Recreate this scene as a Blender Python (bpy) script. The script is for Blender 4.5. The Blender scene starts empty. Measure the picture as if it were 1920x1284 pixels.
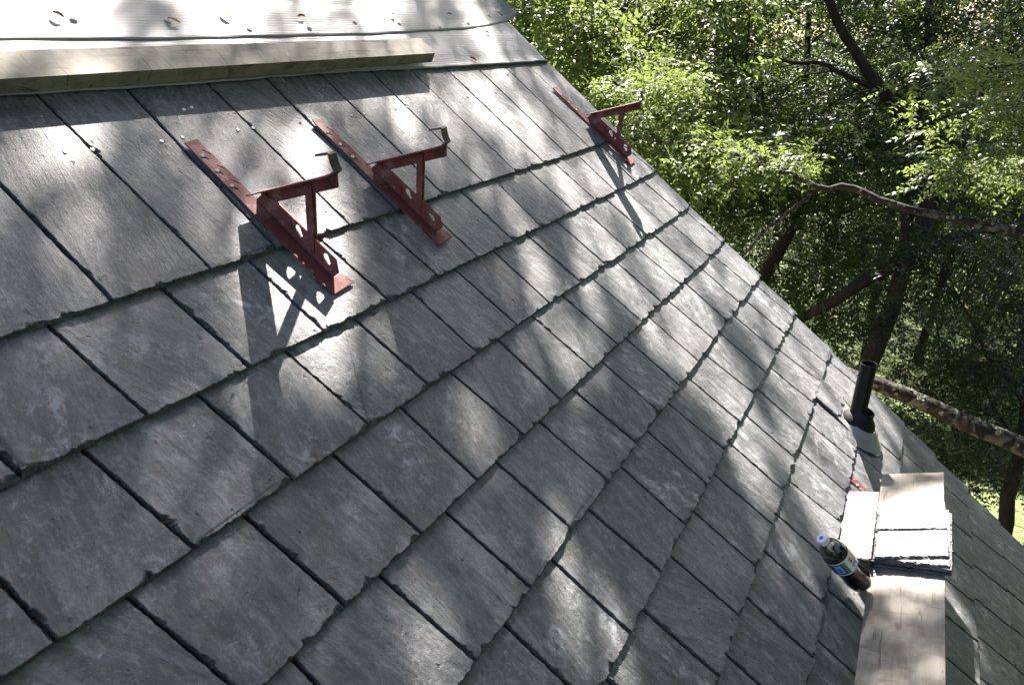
import bpy, bmesh, math, random
import numpy as np
from mathutils import Matrix, Vector
random.seed(7); RNG = np.random.default_rng(11)
SC = bpy.context.scene
COL = SC.collection

# ------------------------------------------------------------------ camera, sky, sun, exposure
PITCH = math.radians(39.4)
CP, SP = math.cos(PITCH), math.sin(PITCH)
H = 6.0                                    # height of the roof origin above the ground
M3 = np.array([[1, 0, 0], [0, CP, -SP], [0, SP, CP]])   # columns: along courses, up the slope, roof normal
RC = np.array([[0.49170345, -0.67550871, 0.54946856], [0.35264775, 0.73143677, 0.58364357], [-0.79615783, -0.09321071, 0.59786661]])
CAMH = 1.0456

def W(u, v, w=0.0):
    return Vector((u, v * CP - w * SP, H + v * SP + w * CP))

ROOF = Matrix(((1, 0, 0, 0), (0, CP, -SP, 0), (0, SP, CP, H), (0, 0, 0, 1)))
cam = bpy.data.objects.new('camera', bpy.data.cameras.new('camera'))
COL.objects.link(cam)
CR = M3 @ RC.T
CL = W(0, 0, CAMH)
cam.matrix_world = Matrix([[*CR[i], CL[i]] for i in range(3)] + [[0, 0, 0, 1]])
cam.data.sensor_width = 36.0
cam.data.lens = 36.0 * 1300 / 1920
cam.data.clip_start = 0.02
cam.data.clip_end = 600
SC.camera = cam

SUNROOF = np.array([1.9, 1.93, 1.0])
sd = M3 @ SUNROOF
sd = sd / np.linalg.norm(sd)
SUN_EL = math.asin(sd[2])
SUN_AZ = math.atan2(sd[0], sd[1])
world = bpy.data.worlds.new('World')
SC.world = world
world.use_nodes = True
wn = world.node_tree
sky = wn.nodes.new('ShaderNodeTexSky')
sky.sky_type = 'NISHITA'
sky.sun_disc = False
sky.sun_elevation = SUN_EL
sky.sun_rotation = SUN_AZ
sky.air_density = 1.0
sky.dust_density = 2.0
sky.ozone_density = 1.0
wn.links.new(sky.outputs['Color'], wn.nodes['Background'].inputs['Color'])
wn.nodes['Background'].inputs['Strength'].default_value = 0.065
sun = bpy.data.objects.new('sun', bpy.data.lights.new('sun', 'SUN'))
COL.objects.link(sun)
sun.data.energy = 5.0
sun.data.angle = math.radians(0.55)
sun.data.color = (1.0, 0.955, 0.895)
sun.rotation_euler = Vector(sd).to_track_quat('Z', 'Y').to_euler()
sun.location = (8, 3, 20)
SC.view_settings.view_transform = 'Standard'
SC.view_settings.look = 'None'
SC.view_settings.gamma = 1.0
SC.view_settings.exposure = 2.72
SC.view_settings.use_white_balance = True
SC.view_settings.white_balance_temperature = 6750
SC.view_settings.white_balance_tint = 12
SC.cycles.max_bounces = 8
SC.cycles.transparent_max_bounces = 12
SC.cycles.caustics_reflective = False
SC.cycles.caustics_refractive = False

# ------------------------------------------------------------------ helpers
def at(px, py, d):
    """A point d metres in front of the eye, along the sight line of a spot measured in the photograph."""
    x = (px - 960) / 1300 * d; y = (642 - py) / 1300 * d
    p = CR @ np.array([x, y, -d])
    return np.array(CL) + p

def tag(o, label, cat, group=None, kind=None):
    if label: o['label'] = label
    if cat: o['category'] = cat
    if group: o['group'] = group
    if kind: o['kind'] = kind
    return o

def empty(name, mw):
    o = bpy.data.objects.new(name, None)
    o.empty_display_size = 0.1
    COL.objects.link(o)
    o.matrix_world = mw
    return o

def mesh_obj(name, verts, faces, mat, parent=None, attrs=None, smooth=False, keep_world=False):
    me = bpy.data.meshes.new(name)
    verts = np.asarray(verts, dtype=np.float32)
    if isinstance(faces, np.ndarray):
        nf, k = faces.shape
        me.vertices.add(len(verts)); me.vertices.foreach_set('co', verts.ravel())
        me.loops.add(nf * k); me.loops.foreach_set('vertex_index', faces.astype(np.int32).ravel())
        me.polygons.add(nf); me.polygons.foreach_set('loop_start', np.arange(0, nf * k, k, dtype=np.int32))
        me.update(calc_edges=True)
    else:
        me.from_pydata(verts.tolist(), [], faces)
    for an, (tp, dom, data) in (attrs or {}).items():
        a = me.attributes.new(an, tp, dom)
        a.data.foreach_set('vector' if tp == 'FLOAT_VECTOR' else 'value', np.asarray(data, dtype=np.float32).ravel())
    for m in (mat if isinstance(mat, (list, tuple)) else [mat]):
        me.materials.append(m)
    if smooth:
        me.polygons.foreach_set('use_smooth', np.ones(len(me.polygons), dtype=bool))
    me.validate()
    o = bpy.data.objects.new(name, me)
    COL.objects.link(o)
    if parent is not None:
        o.parent = parent
        if keep_world:
            o.matrix_parent_inverse = parent.matrix_world.inverted()
    return o

def bm_obj(name, bm, mat, parent=None, smooth=False, bevel=0.0, keep_world=False):
    if bevel > 0:
        es = [e for e in bm.edges if len(e.link_faces) == 2 and e.calc_face_angle(0) > 0.6]
        bmesh.ops.bevel(bm, geom=es, offset=bevel, segments=2, affect='EDGES', profile=0.6)
    bmesh.ops.recalc_face_normals(bm, faces=bm.faces)
    me = bpy.data.meshes.new(name)
    bm.to_mesh(me); bm.free()
    me.materials.append(mat)
    if smooth:
        for p in me.polygons: p.use_smooth = True
    o = bpy.data.objects.new(name, me)
    COL.objects.link(o)
    if parent is not None:
        o.parent = parent
        if keep_world: o.matrix_parent_inverse = parent.matrix_world.inverted()
    return o

def box(bm, lo, hi, mw=None):
    vs = []
    for z in (lo[2], hi[2]):
        for x, y in ((lo[0], lo[1]), (hi[0], lo[1]), (hi[0], hi[1]), (lo[0], hi[1])):
            p = Vector((x, y, z)); vs.append(bm.verts.new(mw @ p if mw else p))
    for f in ((0, 3, 2, 1), (4, 5, 6, 7), (0, 1, 5, 4), (1, 2, 6, 5), (2, 3, 7, 6), (3, 0, 4, 7)):
        bm.faces.new([vs[i] for i in f])

def prism(bm, pts, a, b, axis):
    """Closed polygon pts swept from a to b along an axis (0 = x; 1 = y; 2 = z)."""
    def mk(p, t):
        q = list(p); q.insert(axis, t); return bm.verts.new(q)
    A = [mk(p, a) for p in pts]; B = [mk(p, b) for p in pts]
    n = len(pts)
    bm.faces.new(A); bm.faces.new(B[::-1])
    for i in range(n): bm.faces.new([A[i], B[i], B[(i + 1) % n], A[(i + 1) % n]])

def plate(name, outer, holes, thick, mat, parent, mw=None, smooth=False):
    """A sheet metal plate with holes, cut in the xy plane and then moved by mw."""
    cu = bpy.data.curves.new(name, 'CURVE'); cu.dimensions = '2D'; cu.fill_mode = 'BOTH'; cu.extrude = thick / 2
    for loop in [outer] + holes:
        sp = cu.splines.new('POLY'); sp.points.add(len(loop) - 1); sp.use_cyclic_u = True
        for p, q in zip(sp.points, loop): p.co = (q[0], q[1], 0, 1)
    tmp = bpy.data.objects.new('tmp', cu)
    COL.objects.link(tmp)
    dg = bpy.context.evaluated_depsgraph_get()
    me = bpy.data.meshes.new_from_object(tmp.evaluated_get(dg))
    bpy.data.objects.remove(tmp); bpy.data.curves.remove(cu)
    if mw: me.transform(mw)
    me.name = name
    me.materials.clear(); me.materials.append(mat)
    o = bpy.data.objects.new(name, me); COL.objects.link(o); o.parent = parent
    return o

def rings_tube(paths):
    """paths: list of (points (n,3), radii (n,), sides) -> verts, quads of tapered tubes."""
    V, F = [], []; off = 0
    for P, Rr, k in paths:
        P = np.asarray(P, float); n = len(P)
        T = np.gradient(P, axis=0); T /= np.linalg.norm(T, axis=1)[:, None] + 1e-9
        up = np.array([0.13, 0.2, 1.0]) if abs(T[0, 2]) < 0.9 else np.array([1.0, 0.1, 0.0])
        ang = np.linspace(0, 2 * np.pi, k, endpoint=False)
        for i in range(n):
            a = np.cross(T[i], up); a /= np.linalg.norm(a) + 1e-9
            b = np.cross(a, T[i]); up = b
            V.append(P[i] + Rr[i] * (np.cos(ang)[:, None] * a + np.sin(ang)[:, None] * b))
        for i in range(n - 1):
            for j in range(k):
                F.append((off + i * k + j, off + i * k + (j + 1) % k, off + (i + 1) * k + (j + 1) % k, off + (i + 1) * k + j))
        off += n * k
    return np.concatenate(V), np.array(F)

def smooth_path(P, n, wob=0.0, seed=0):
    P = np.asarray(P, float); r = np.random.default_rng(seed)
    d = np.r_[0, np.cumsum(np.linalg.norm(np.diff(P, axis=0), axis=1))]
    t = np.linspace(0, d[-1], n)
    Q = np.zeros((n, 3))
    m = np.gradient(P, d, axis=0)
    for k, tt in enumerate(t):
        i = min(max(np.searchsorted(d, tt) - 1, 0), len(d) - 2)
        h = d[i + 1] - d[i]; s = (tt - d[i]) / h
        Q[k] = (2*s**3-3*s**2+1)*P[i] + (s**3-2*s**2+s)*h*m[i] + (-2*s**3+3*s**2)*P[i+1] + (s**3-s**2)*h*m[i+1]
    if wob:
        w = r.normal(size=(n, 3)) * wob; w[0] = 0; w[-1] = 0
        Q += (w + np.roll(w, 1, 0) + np.roll(w, -1, 0)) / 2
    return Q

# ------------------------------------------------------------------ materials
class NT:
    def __init__(self, name):
        self.m = bpy.data.materials.new(name); self.m.use_nodes = True
        self.t = self.m.node_tree; self.b = self.t.nodes['Principled BSDF']
        self.out = self.t.nodes['Material Output']
    def n(self, typ, ins=None, **props):
        nd = self.t.nodes.new('ShaderNode' + typ)
        for k, v in props.items(): setattr(nd, k, v)
        for k, v in (ins or {}).items(): self.set(nd, k, v)
        return nd
    def set(self, nd, k, v):
        s = nd.inputs[k]
        if isinstance(v, bpy.types.NodeSocket): self.t.links.new(v, s)
        elif isinstance(v, bpy.types.Node): self.t.links.new(v.outputs[0], s)
        else:
            if hasattr(s.default_value, '__len__') and not hasattr(v, '__len__'): v = (v, v, v)
            if s.type == 'RGBA' and len(v) == 3: v = (*v, 1)
            s.default_value = v
    def noise(self, vec, scale, detail=4, rough=0.55, dist=0.0):
        return self.n('TexNoise', {'Vector': vec, 'Scale': scale, 'Detail': detail, 'Roughness': rough, 'Distortion': dist}).outputs['Fac']
    def map(self, vec, scale=(1, 1, 1), rot=(0, 0, 0), loc=(0, 0, 0)):
        return self.n('Mapping', {'Vector': vec, 'Scale': scale, 'Rotation': rot, 'Location': loc}).outputs[0]
    def ramp(self, fac, stops, interp='LINEAR'):
        r = self.n('ValToRGB', {'Fac': fac}); cr = r.color_ramp; cr.interpolation = interp
        while len(cr.elements) < len(stops): cr.elements.new(0.5)
        for e, (p, c) in zip(cr.elements, stops):
            e.position = p; e.color = (c, c, c, 1) if not hasattr(c, '__len__') else (*c, 1)
        return r.outputs['Color']
    def mix(self, fac, a, b, mode='MIX'):
        x = self.n('MixRGB', {'Fac': fac, 'Color1': a, 'Color2': b}, blend_type=mode); return x.outputs[0]
    def math(self, op, a, b=0.0, c=0.0):
        x = self.n('Math', operation=op); self.set(x, 0, a); self.set(x, 1, b); self.set(x, 2, c); return x.outputs[0]
    def bump(self, h, strength, dist, normal=None):
        b = self.n('Bump', {'Height': h, 'Strength': strength, 'Distance': dist})
        if normal is not None: self.set(b, 'Normal', normal)
        self.set(self.b, 'Normal', b); return b.outputs[0]
    def obj(self): return self.n('TexCoord').outputs['Object']
    def attr(self, name, out='Vector'): return self.n('Attribute', attribute_name=name).outputs[out]

def slate_material():
    N = NT('slate')
    uv = N.attr('suv'); tone = N.attr('tone', 'Fac')
    big = N.noise(uv, 7.0, 5, 0.6, 0.4)
    grain = N.noise(N.map(uv, (110, 9, 20)), 1.0, 6, 0.6, 0.3)
    grain2 = N.noise(N.map(uv, (30, 3.5, 20), (0, 0, 0.25)), 1.0, 4, 0.6, 0.8)
    fine = N.noise(uv, 160, 5, 0.7)
    c = N.mix(N.ramp(big, [(0.30, 0.0), (0.70, 1.0)]), (0.095, 0.098, 0.102), (0.225, 0.226, 0.229))
    # each slate has its own grey
    c = N.mix(0.55, c, N.ramp(tone, [(0.0, (0.070, 0.077, 0.075)), (0.35, (0.125, 0.131, 0.130)), (0.7, (0.18, 0.182, 0.182)), (1.0, (0.27, 0.265, 0.262))]))
    c = N.mix(N.math('MULTIPLY', N.ramp(grain, [(0.38, 0.0), (0.66, 1.0)]), 0.55), c, (0.075, 0.078, 0.082))
    c = N.mix(N.math('MULTIPLY', N.ramp(grain2, [(0.50, 0.0), (0.66, 1.0)]), 0.55), c, (0.29, 0.29, 0.295))
    c = N.mix(N.math('MULTIPLY', N.ramp(grain2, [(0.30, 1.0), (0.44, 0.0)]), 0.5), c, (0.068, 0.071, 0.077))
    # pale chalky scuffs, mottling and dark weathering
    sc = N.noise(N.map(uv, (26, 16, 9), (0, 0, 0.5)), 1.0, 10, 0.80, 0.5)
    msk = N.ramp(N.noise(uv, 9, 3, 0.5), [(0.46, 0.0), (0.64, 1.0)])
    scf = N.math('MULTIPLY', N.ramp(sc, [(0.515, 0.0), (0.60, 1.0)]), N.math('MULTIPLY', msk, N.ramp(N.math('FRACT', N.math('MULTIPLY', tone, 7.3)), [(0.25, 0.3), (0.75, 1.0)])))
    mot = N.noise(N.map(uv, (62, 34, 9), (0, 0, 0.4)), 1.0, 9, 0.80, 0.35)
    c = N.mix(N.math('MULTIPLY', N.ramp(mot, [(0.36, 1.0), (0.48, 0.0)]), 0.7), c, (0.062, 0.065, 0.070))
    c = N.mix(N.math('MULTIPLY', N.ramp(mot, [(0.53, 0.0), (0.63, 1.0)]), 0.7), c, (0.36, 0.365, 0.37))
    c = N.mix(N.math('MULTIPLY', scf, 0.95), c, (0.58, 0.585, 0.59))
    vein = N.noise(N.map(uv, (7, 7, 3)), 1.0, 7, 0.75, 0.8)
    c = N.mix(N.math('MULTIPLY', N.ramp(vein, [(0.485, 0.0), (0.50, 1.0), (0.515, 0.0)]), 0.28), c, (0.42, 0.425, 0.43))
    # thin scratches and specks
    s1 = N.noise(N.map(uv, (170, 13, 7), (0, 0, 0.85)), 1.0, 2, 0.4, 0.2)
    s2 = N.noise(N.map(uv, (15, 190, 3), (0, 0, 0.35)), 1.0, 2, 0.4, 0.2)
    c = N.mix(N.math('MULTIPLY', N.ramp(s1, [(0.745, 0.0), (0.775, 1.0)]), 0.5), c, (0.42, 0.42, 0.42))
    c = N.mix(N.math('MULTIPLY', N.ramp(s2, [(0.76, 0.0), (0.785, 1.0)]), 0.35), c, (0.40, 0.40, 0.40))
    sp = N.noise(uv, 95, 3, 0.6, 0.5)
    c = N.mix(N.math('MULTIPLY', N.ramp(sp, [(0.65, 0.0), (0.71, 1.0)]), msk), c, (0.50, 0.50, 0.50))
    pit = N.ramp(N.noise(N.map(uv, (60, 42, 5)), 1.0, 2, 0.5), [(0.24, 1.0), (0.30, 0.0)])
    c = N.mix(N.math('MULTIPLY', pit, 0.7), c, (0.05, 0.052, 0.056))
    c = N.mix(1.0, c, (0.775, 0.79, 0.82), 'MULTIPLY')
    edge = N.attr('edge', 'Fac')
    c = N.mix(N.math('MULTIPLY', edge, N.math('ADD', N.math('MULTIPLY', N.ramp(fine, [(0.35, 0.0), (0.65, 1.0)]), -0.6), 0.85)), c, (0.035, 0.036, 0.040))
    N.set(N.b, 'Base Color', c)
    r = N.math('ADD', N.math('MULTIPLY', N.math('ADD', big, mot), 0.28), 0.26)
    r = N.math('ADD', r, N.math('MULTIPLY', edge, 0.25))
    N.set(N.b, 'Roughness', r)
    N.set(N.b, 'Specular IOR Level', 0.7)
    h = N.math('ADD', N.math('MULTIPLY', grain, 0.5), N.math('MULTIPLY', fine, 0.35))
    h = N.math('ADD', h, N.math('MULTIPLY', grain2, 0.8))
    h = N.math('ADD', h, N.math('MULTIPLY', big, 1.6))
    h = N.math('SUBTRACT', h, N.math('MULTIPLY', pit, 0.6))
    h = N.math('ADD', h, N.math('MULTIPLY', N.noise(uv, 55, 5, 0.65), N.math('MULTIPLY', edge, 3.0)))
    h = N.math('ADD', h, N.math('MULTIPLY', mot, 0.7))
    N.bump(h, 0.9, 0.0042)
    return N.m

def membrane_material():
    N = NT('membrane')
    p = N.obj()
    wave = N.n('TexWave', {'Vector': N.map(p, (1, 1, 1)), 'Scale': 55.0, 'Distortion': 0.6, 'Detail': 1.0, 'Detail Scale': 2.0}, wave_type='BANDS', bands_direction='X').outputs['Fac']
    wave2 = N.n('TexWave', {'Vector': p, 'Scale': 40.0, 'Distortion': 0.5, 'Detail': 1.0}, wave_type='BANDS', bands_direction='Y').outputs['Fac']
    wr = N.noise(N.map(p, (1.3, 12, 12), (0, 0, 0.08)), 1.0, 5, 0.6, 0.6)
    bl = N.noise(p, 4.0, 5, 0.6)
    c = N.mix(bl, (0.255, 0.255, 0.26), (0.34, 0.338, 0.34))
    c = N.mix(N.math('MULTIPLY', N.ramp(wave2, [(0.0, 1.0), (0.25, 0.0)]), 0.25), c, (0.42, 0.42, 0.45))
    c = N.mix(N.math('MULTIPLY', N.ramp(N.noise(N.map(p, (3, 50, 50)), 1, 4, 0.7), [(0.58, 0.0), (0.7, 1.0)]), 0.2), c, (0.24, 0.24, 0.26))
    N.set(N.b, 'Base Color', c); N.set(N.b, 'Roughness', 0.55)
    h = N.math('ADD', N.math('MULTIPLY', wave, 0.12), N.math('MULTIPLY', wave2, 0.25))
    h = N.math('ADD', h, N.math('MULTIPLY', wr, 1.5))
    N.bump(h, 0.6, 0.0026)
    return N.m

def wood_material(name, c1, c2, c3, along=0, rough=0.6, knots=0.0, grey=0.0):
    N = NT(name)
    p = N.obj()
    s = [26.0, 26.0, 26.0]; s[along] = 1.1
    g = N.noise(N.map(p, tuple(s)), 1.0, 6, 0.62, 0.5)
    s2 = [120.0] * 3; s2[along] = 5.0
    f = N.noise(N.map(p, tuple(s2)), 1.0, 3, 0.6)
    bl = N.noise(p, 5.0, 4, 0.6, 0.3)
    c = N.mix(N.ramp(g, [(0.3, 0.0), (0.7, 1.0)]), c1, c2)
    c = N.mix(N.math('MULTIPLY', N.ramp(f, [(0.40, 0.0), (0.75, 1.0)]), 0.40), c, c3)
    c = N.mix(N.math('MULTIPLY', N.ramp(bl, [(0.45, 0.0), (0.7, 1.0)]), 0.45), c, c3)
    if knots:
        v = N.n('TexVoronoi', {'Vector': N.map(p, (7, 13, 9)), 'Scale': 1.0, 'Randomness': 1.0}).outputs['Distance']
        rnd = N.noise(p, 5.3, 1)
        k = N.math('MULTIPLY', N.ramp(v, [(0.06, 1.0), (0.15, 0.0)]), N.ramp(rnd, [(0.46, 0.0), (0.54, 1.0)]))
        c = N.mix(N.math('MULTIPLY', k, knots), c, (0.085, 0.055, 0.038))
        d = N.noise(N.map(p, (6, 75, 20), (0, 0, 0.45)), 1.0, 3, 0.6, 0.6)
        c = N.mix(N.math('MULTIPLY', N.ramp(d, [(0.62, 0.0), (0.67, 1.0)]), 0.8), c, (0.060, 0.044, 0.034))
        d2 = N.noise(N.map(p, (70, 8, 20), (0, 0, 0.2)), 1.0, 3, 0.6, 0.8)
        c = N.mix(N.math('MULTIPLY', N.ramp(d2, [(0.63, 0.0), (0.68, 1.0)]), 0.75), c, (0.060, 0.044, 0.034))
        dirt = N.noise(p, 16, 7, 0.7, 0.4)
        c = N.mix(N.math('MULTIPLY', N.ramp(dirt, [(0.46, 0.0), (0.60, 1.0)]), 0.7), c, c3)
    N.set(N.b, 'Base Color', c); N.set(N.b, 'Roughness', rough)
    N.set(N.b, 'Specular IOR Level', 0.35)
    N.bump(N.math('ADD', g, N.math('MULTIPLY', f, 0.6)), 0.35, 0.0015)
    return N.m

def red_metal_material():
    N = NT('red_painted_steel')
    p = N.obj()
    n1 = N.noise(p, 24, 8, 0.72, 0.4); n2 = N.noise(p, 11, 7, 0.75)
    c = N.mix(n2, (0.135, 0.036, 0.041), (0.215, 0.080, 0.080))
    c = N.mix(N.math('MULTIPLY', N.ramp(n1, [(0.56, 0.0), (0.66, 1.0)]), 0.8), c, (0.055, 0.030, 0.024))
    c = N.mix(N.math('MULTIPLY', N.ramp(N.noise(p, 17, 8, 0.78), [(0.53, 0.0), (0.60, 1.0)]), 0.7), c, (0.33, 0.19, 0.18))
    N.set(N.b, 'Base Color', c); N.set(N.b, 'Roughness', N.math('ADD', N.math('MULTIPLY', n1, 0.3), 0.5))
    N.set(N.b, 'Specular IOR Level', 0.15)
    N.bump(n1, 0.3, 0.001)
    return N.m

def worn_steel_material():
    N = NT('worn_steel')
    p = N.obj(); n1 = N.noise(p, 30, 5, 0.65)
    c = N.mix(N.ramp(n1, [(0.4, 0.0), (0.65, 1.0)]), (0.035, 0.02, 0.02), (0.14, 0.11, 0.105))
    N.set(N.b, 'Base Color', c); N.set(N.b, 'Metallic', 0.4); N.set(N.b, 'Roughness', 0.42)
    return N.m

def plain(name, col, rough=0.5, metallic=0.0, var=0.15, scale=12.0, spec=0.5, bump=0.0):
    N = NT(name); p = N.obj(); n1 = N.noise(p, scale, 5, 0.6)
    dk = tuple(x * (1 - var) for x in col); lt = tuple(min(1, x * (1 + var)) for x in col)
    N.set(N.b, 'Base Color', N.mix(n1, dk, lt)); N.set(N.b, 'Roughness', rough); N.set(N.b, 'Metallic', metallic)
    N.set(N.b, 'Specular IOR Level', spec)
    if bump: N.bump(n1, 0.5, bump)
    return N.m

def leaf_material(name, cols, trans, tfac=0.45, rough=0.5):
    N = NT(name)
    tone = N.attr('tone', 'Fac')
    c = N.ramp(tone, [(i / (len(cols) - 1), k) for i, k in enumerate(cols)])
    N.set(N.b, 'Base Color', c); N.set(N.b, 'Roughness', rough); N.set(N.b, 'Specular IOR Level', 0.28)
    tr = N.n('BsdfTranslucent', {'Color': N.mix(0.65, c, trans)})
    mx = N.n('MixShader', {0: tfac, 1: N.b.outputs[0], 2: tr.outputs[0]})
    N.t.links.new(mx.outputs[0], N.out.inputs['Surface'])
    return N.m

def bark_material(name, dark, light, lichen=0.0):
    N = NT(name); p = N.obj()
    n1 = N.noise(N.map(p, (9, 9, 2.2)), 1.0, 7, 0.7, 0.6); n2 = N.noise(p, 3.0, 4)
    c = N.mix(N.ramp(n1, [(0.35, 0.0), (0.68, 1.0)]), dark, light)
    if lichen:
        v = N.noise(p, 16, 5, 0.62, 0.8)
        v2 = N.noise(p, 5.0, 3, 0.6)
        f = N.math('MULTIPLY', N.ramp(v, [(0.50, 0.0), (0.56, 1.0)]), N.ramp(v2, [(0.40, 0.25), (0.60, 1.0)]))
        c = N.mix(N.math('MULTIPLY', f, lichen), c, (0.15, 0.16, 0.12))
    N.set(N.b, 'Base Color', c); N.set(N.b, 'Roughness', 0.85); N.set(N.b, 'Specular IOR Level', 0.2)
    N.bump(n1, 0.9, 0.02)
    return N.m

def grass_material():
    N = NT('grass_ground'); p = N.obj()
    n1 = N.noise(p, 0.5, 6, 0.65); n2 = N.noise(p, 9.0, 6, 0.7)
    c = N.mix(N.ramp(n2, [(0.3, 0.0), (0.7, 1.0)]), (0.055, 0.082, 0.022), (0.14, 0.18, 0.048))
    c = N.mix(N.math('MULTIPLY', N.ramp(n1, [(0.5, 0.0), (0.65, 1.0)]), 0.5), c, (0.085, 0.072, 0.048))
    N.set(N.b, 'Base Color', c); N.set(N.b, 'Roughness', 0.9)
    N.bump(n2, 0.8, 0.05)
    return N.m

SLATE = slate_material()
MEMB = membrane_material()
TIMBER = wood_material('pale_timber', (0.26, 0.235, 0.195), (0.34, 0.31, 0.26), (0.175, 0.155, 0.125), 0, 0.7, 0.5)
PLANKM = wood_material('worn_plank', (0.215, 0.192, 0.162), (0.295, 0.268, 0.23), (0.135, 0.115, 0.094), 0, 0.62, 0.9)
RED = red_metal_material()
STEEL = worn_steel_material()
BLACKPVC = plain('black_plastic_pipe', (0.004, 0.004, 0.005), 0.45, 0, 0.4, 20, 0.2)
RUBBER = plain('black_rubber', (0.007, 0.0065, 0.007), 0.6, 0, 0.4, 20, 0.25)
ALU = plain('dull_flashing', (0.33, 0.34, 0.33), 0.5, 0.35, 0.3, 9, 0.5, 0.002)
NAILM = plain('bright_nail', (0.62, 0.60, 0.57), 0.35, 0.8, 0.2, 60)
WALLM = plain('painted_siding', (0.42, 0.36, 0.28), 0.75, 0, 0.12, 6)
BOARDM = plain('weathered_board', (0.13, 0.115, 0.10), 0.8, 0, 0.3, 9)
BARK = bark_material('dark_bark', (0.009, 0.007, 0.006), (0.034, 0.028, 0.022))
BARKL = bark_material('lichen_bark', (0.008, 0.0065, 0.005), (0.024, 0.019, 0.015), 0.6)
LICHEN = plain('lichen', (0.165, 0.175, 0.135), 0.9, 0, 0.4, 60, 0.2, 0.004)
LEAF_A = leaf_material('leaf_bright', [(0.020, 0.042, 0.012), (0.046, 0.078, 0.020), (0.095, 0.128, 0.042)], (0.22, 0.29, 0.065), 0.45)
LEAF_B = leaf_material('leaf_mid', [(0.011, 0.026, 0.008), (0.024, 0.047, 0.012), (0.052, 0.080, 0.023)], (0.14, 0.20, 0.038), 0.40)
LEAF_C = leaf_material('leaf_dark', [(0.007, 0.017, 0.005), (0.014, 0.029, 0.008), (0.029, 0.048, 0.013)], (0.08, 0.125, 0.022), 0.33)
GRASS = grass_material()
DEAD = leaf_material('dry_leaf', [(0.50, 0.28, 0.07), (0.62, 0.40, 0.12)], (0.6, 0.4, 0.1), 0.4)
DEAD2 = plain('brown_leaf', (0.27, 0.15, 0.085), 0.65, 0, 0.4, 60)

# ------------------------------------------------------------------ ground
g = []
NGX = 60
xs = np.linspace(-150, 260, NGX); ys = np.linspace(-200, 200, NGX)
GX, GY = np.meshgrid(xs, ys, indexing='ij')
def ground_z(x, y):
    return -0.05 * np.clip(x - 6, 0, 40) + 0.25 * np.sin(x * 0.21) * np.cos(y * 0.17) * np.clip((np.hypot(x - 2, y) - 6) / 8, 0, 1) + np.clip((np.hypot(x, y) - 60) / 100, 0, 1) * 6
gv = np.stack([GX, GY, ground_z(GX, GY)], -1).reshape(-1, 3)
idx = np.arange(NGX * NGX).reshape(NGX, NGX)
gf = np.stack([idx[:-1, :-1], idx[1:, :-1], idx[1:, 1:], idx[:-1, 1:]], -1).reshape(-1, 4)
tag(mesh_obj('ground', gv, gf, GRASS, smooth=True), 'sunlit grassy ground glimpsed below the trees', 'ground', None, 'structure')

# ------------------------------------------------------------------ house with its slated roof
house = empty('house', Matrix.Translation((-2.0, 0, 0)))
tag(house, 'house with a steep grey slate roof half covered in white underlayment', 'house')
U0, RAKE, RIDGE, EAVE = -2.2, 3.04, 2.15, -3.6

BUTT = {0: .621, 1: .405, 2: .189, 3: -.027, 4: -.243, 5: -.459, 6: -.675, 7: -.891, 8: -1.10, 9: -1.288, 10: -1.467, 11: -1.645}
for k in range(12, 23): BUTT[k] = BUTT[k - 1] - 0.19
JT = {
 0: [.598,.793,.988,1.195,1.387,1.589,1.809,2.008,2.212,2.415,2.617,2.82],
 1: [.524,.727,.927,1.126,1.322,1.522,1.718,1.915,2.139,2.328,2.537,2.757,2.962],
 2: [.265,.446,.645,.844,1.04,1.241,1.431,1.626,1.824,2.028,2.235,2.436,2.633,2.842],
 3: [.371,.569,.77,.969,1.153,1.363,1.545,1.73,1.934,2.136,2.335,2.524,2.734,2.959],
 4: [.485,.681,.878,1.07,1.266,1.452,1.642,1.831,2.031,2.219,2.427,2.638,2.822],
 5: [.62,.808,1.0,1.186,1.379,1.573,1.75,1.942,2.137,2.341,2.538,2.733,2.939],
 6: [.90,1.099,1.288,1.477,1.669,1.85,2.047,2.243,2.446,2.624,2.823],
 7: [1.0,1.2,1.396,1.588,1.765,1.953,2.15,2.35,2.541,2.715,2.925],
 8: [1.29,1.49,1.69,1.89,2.09,2.28,2.48,2.685],
 9: [1.40,1.60,1.80,2.0,2.2,2.39,2.58,2.80],
 10: [1.50,1.70,1.90,2.08,2.265,2.455,2.645,2.86],
 11: [1.60,1.79,1.975,2.155,2.34,2.53,2.735],
}
JB = {
 0: [.631,.833,.998,1.229,1.405,1.621,1.835,2.041,2.249,2.445,2.653,2.845],
 1: [.549,.752,.942,1.149,1.346,1.534,1.727,1.906,2.147,2.343,2.533,2.751,2.999],
 2: [.276,.474,.672,.871,1.064,1.255,1.452,1.639,1.847,2.047,2.249,2.456,2.649,2.866],
 3: [.402,.596,.795,.984,1.182,1.372,1.57,1.754,1.959,2.154,2.363,2.55,2.758,2.979],
 4: [.492,.708,.903,1.094,1.295,1.484,1.668,1.853,2.05,2.247,2.439,2.645,2.858],
 5: [.64,.825,1.018,1.216,1.4,1.594,1.788,1.971,2.181,2.366,2.568,2.761,2.968],
 6: [.925,1.126,1.315,1.5,1.699,1.871,2.072,2.267,2.485,2.674,2.865],
 7: [1.02,1.22,1.416,1.612,1.785,1.996,2.169,2.385,2.554,2.73,2.957],
 8: [1.31,1.51,1.71,1.91,2.11,2.30,2.50,2.697],
 9: [1.42,1.62,1.82,2.02,2.22,2.41,2.60,2.82],
 10: [1.52,1.72,1.92,2.108,2.29,2.475,2.67,2.88],
 11: [1.62,1.815,2.0,2.18,2.365,2.559,2.759],
}
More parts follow.
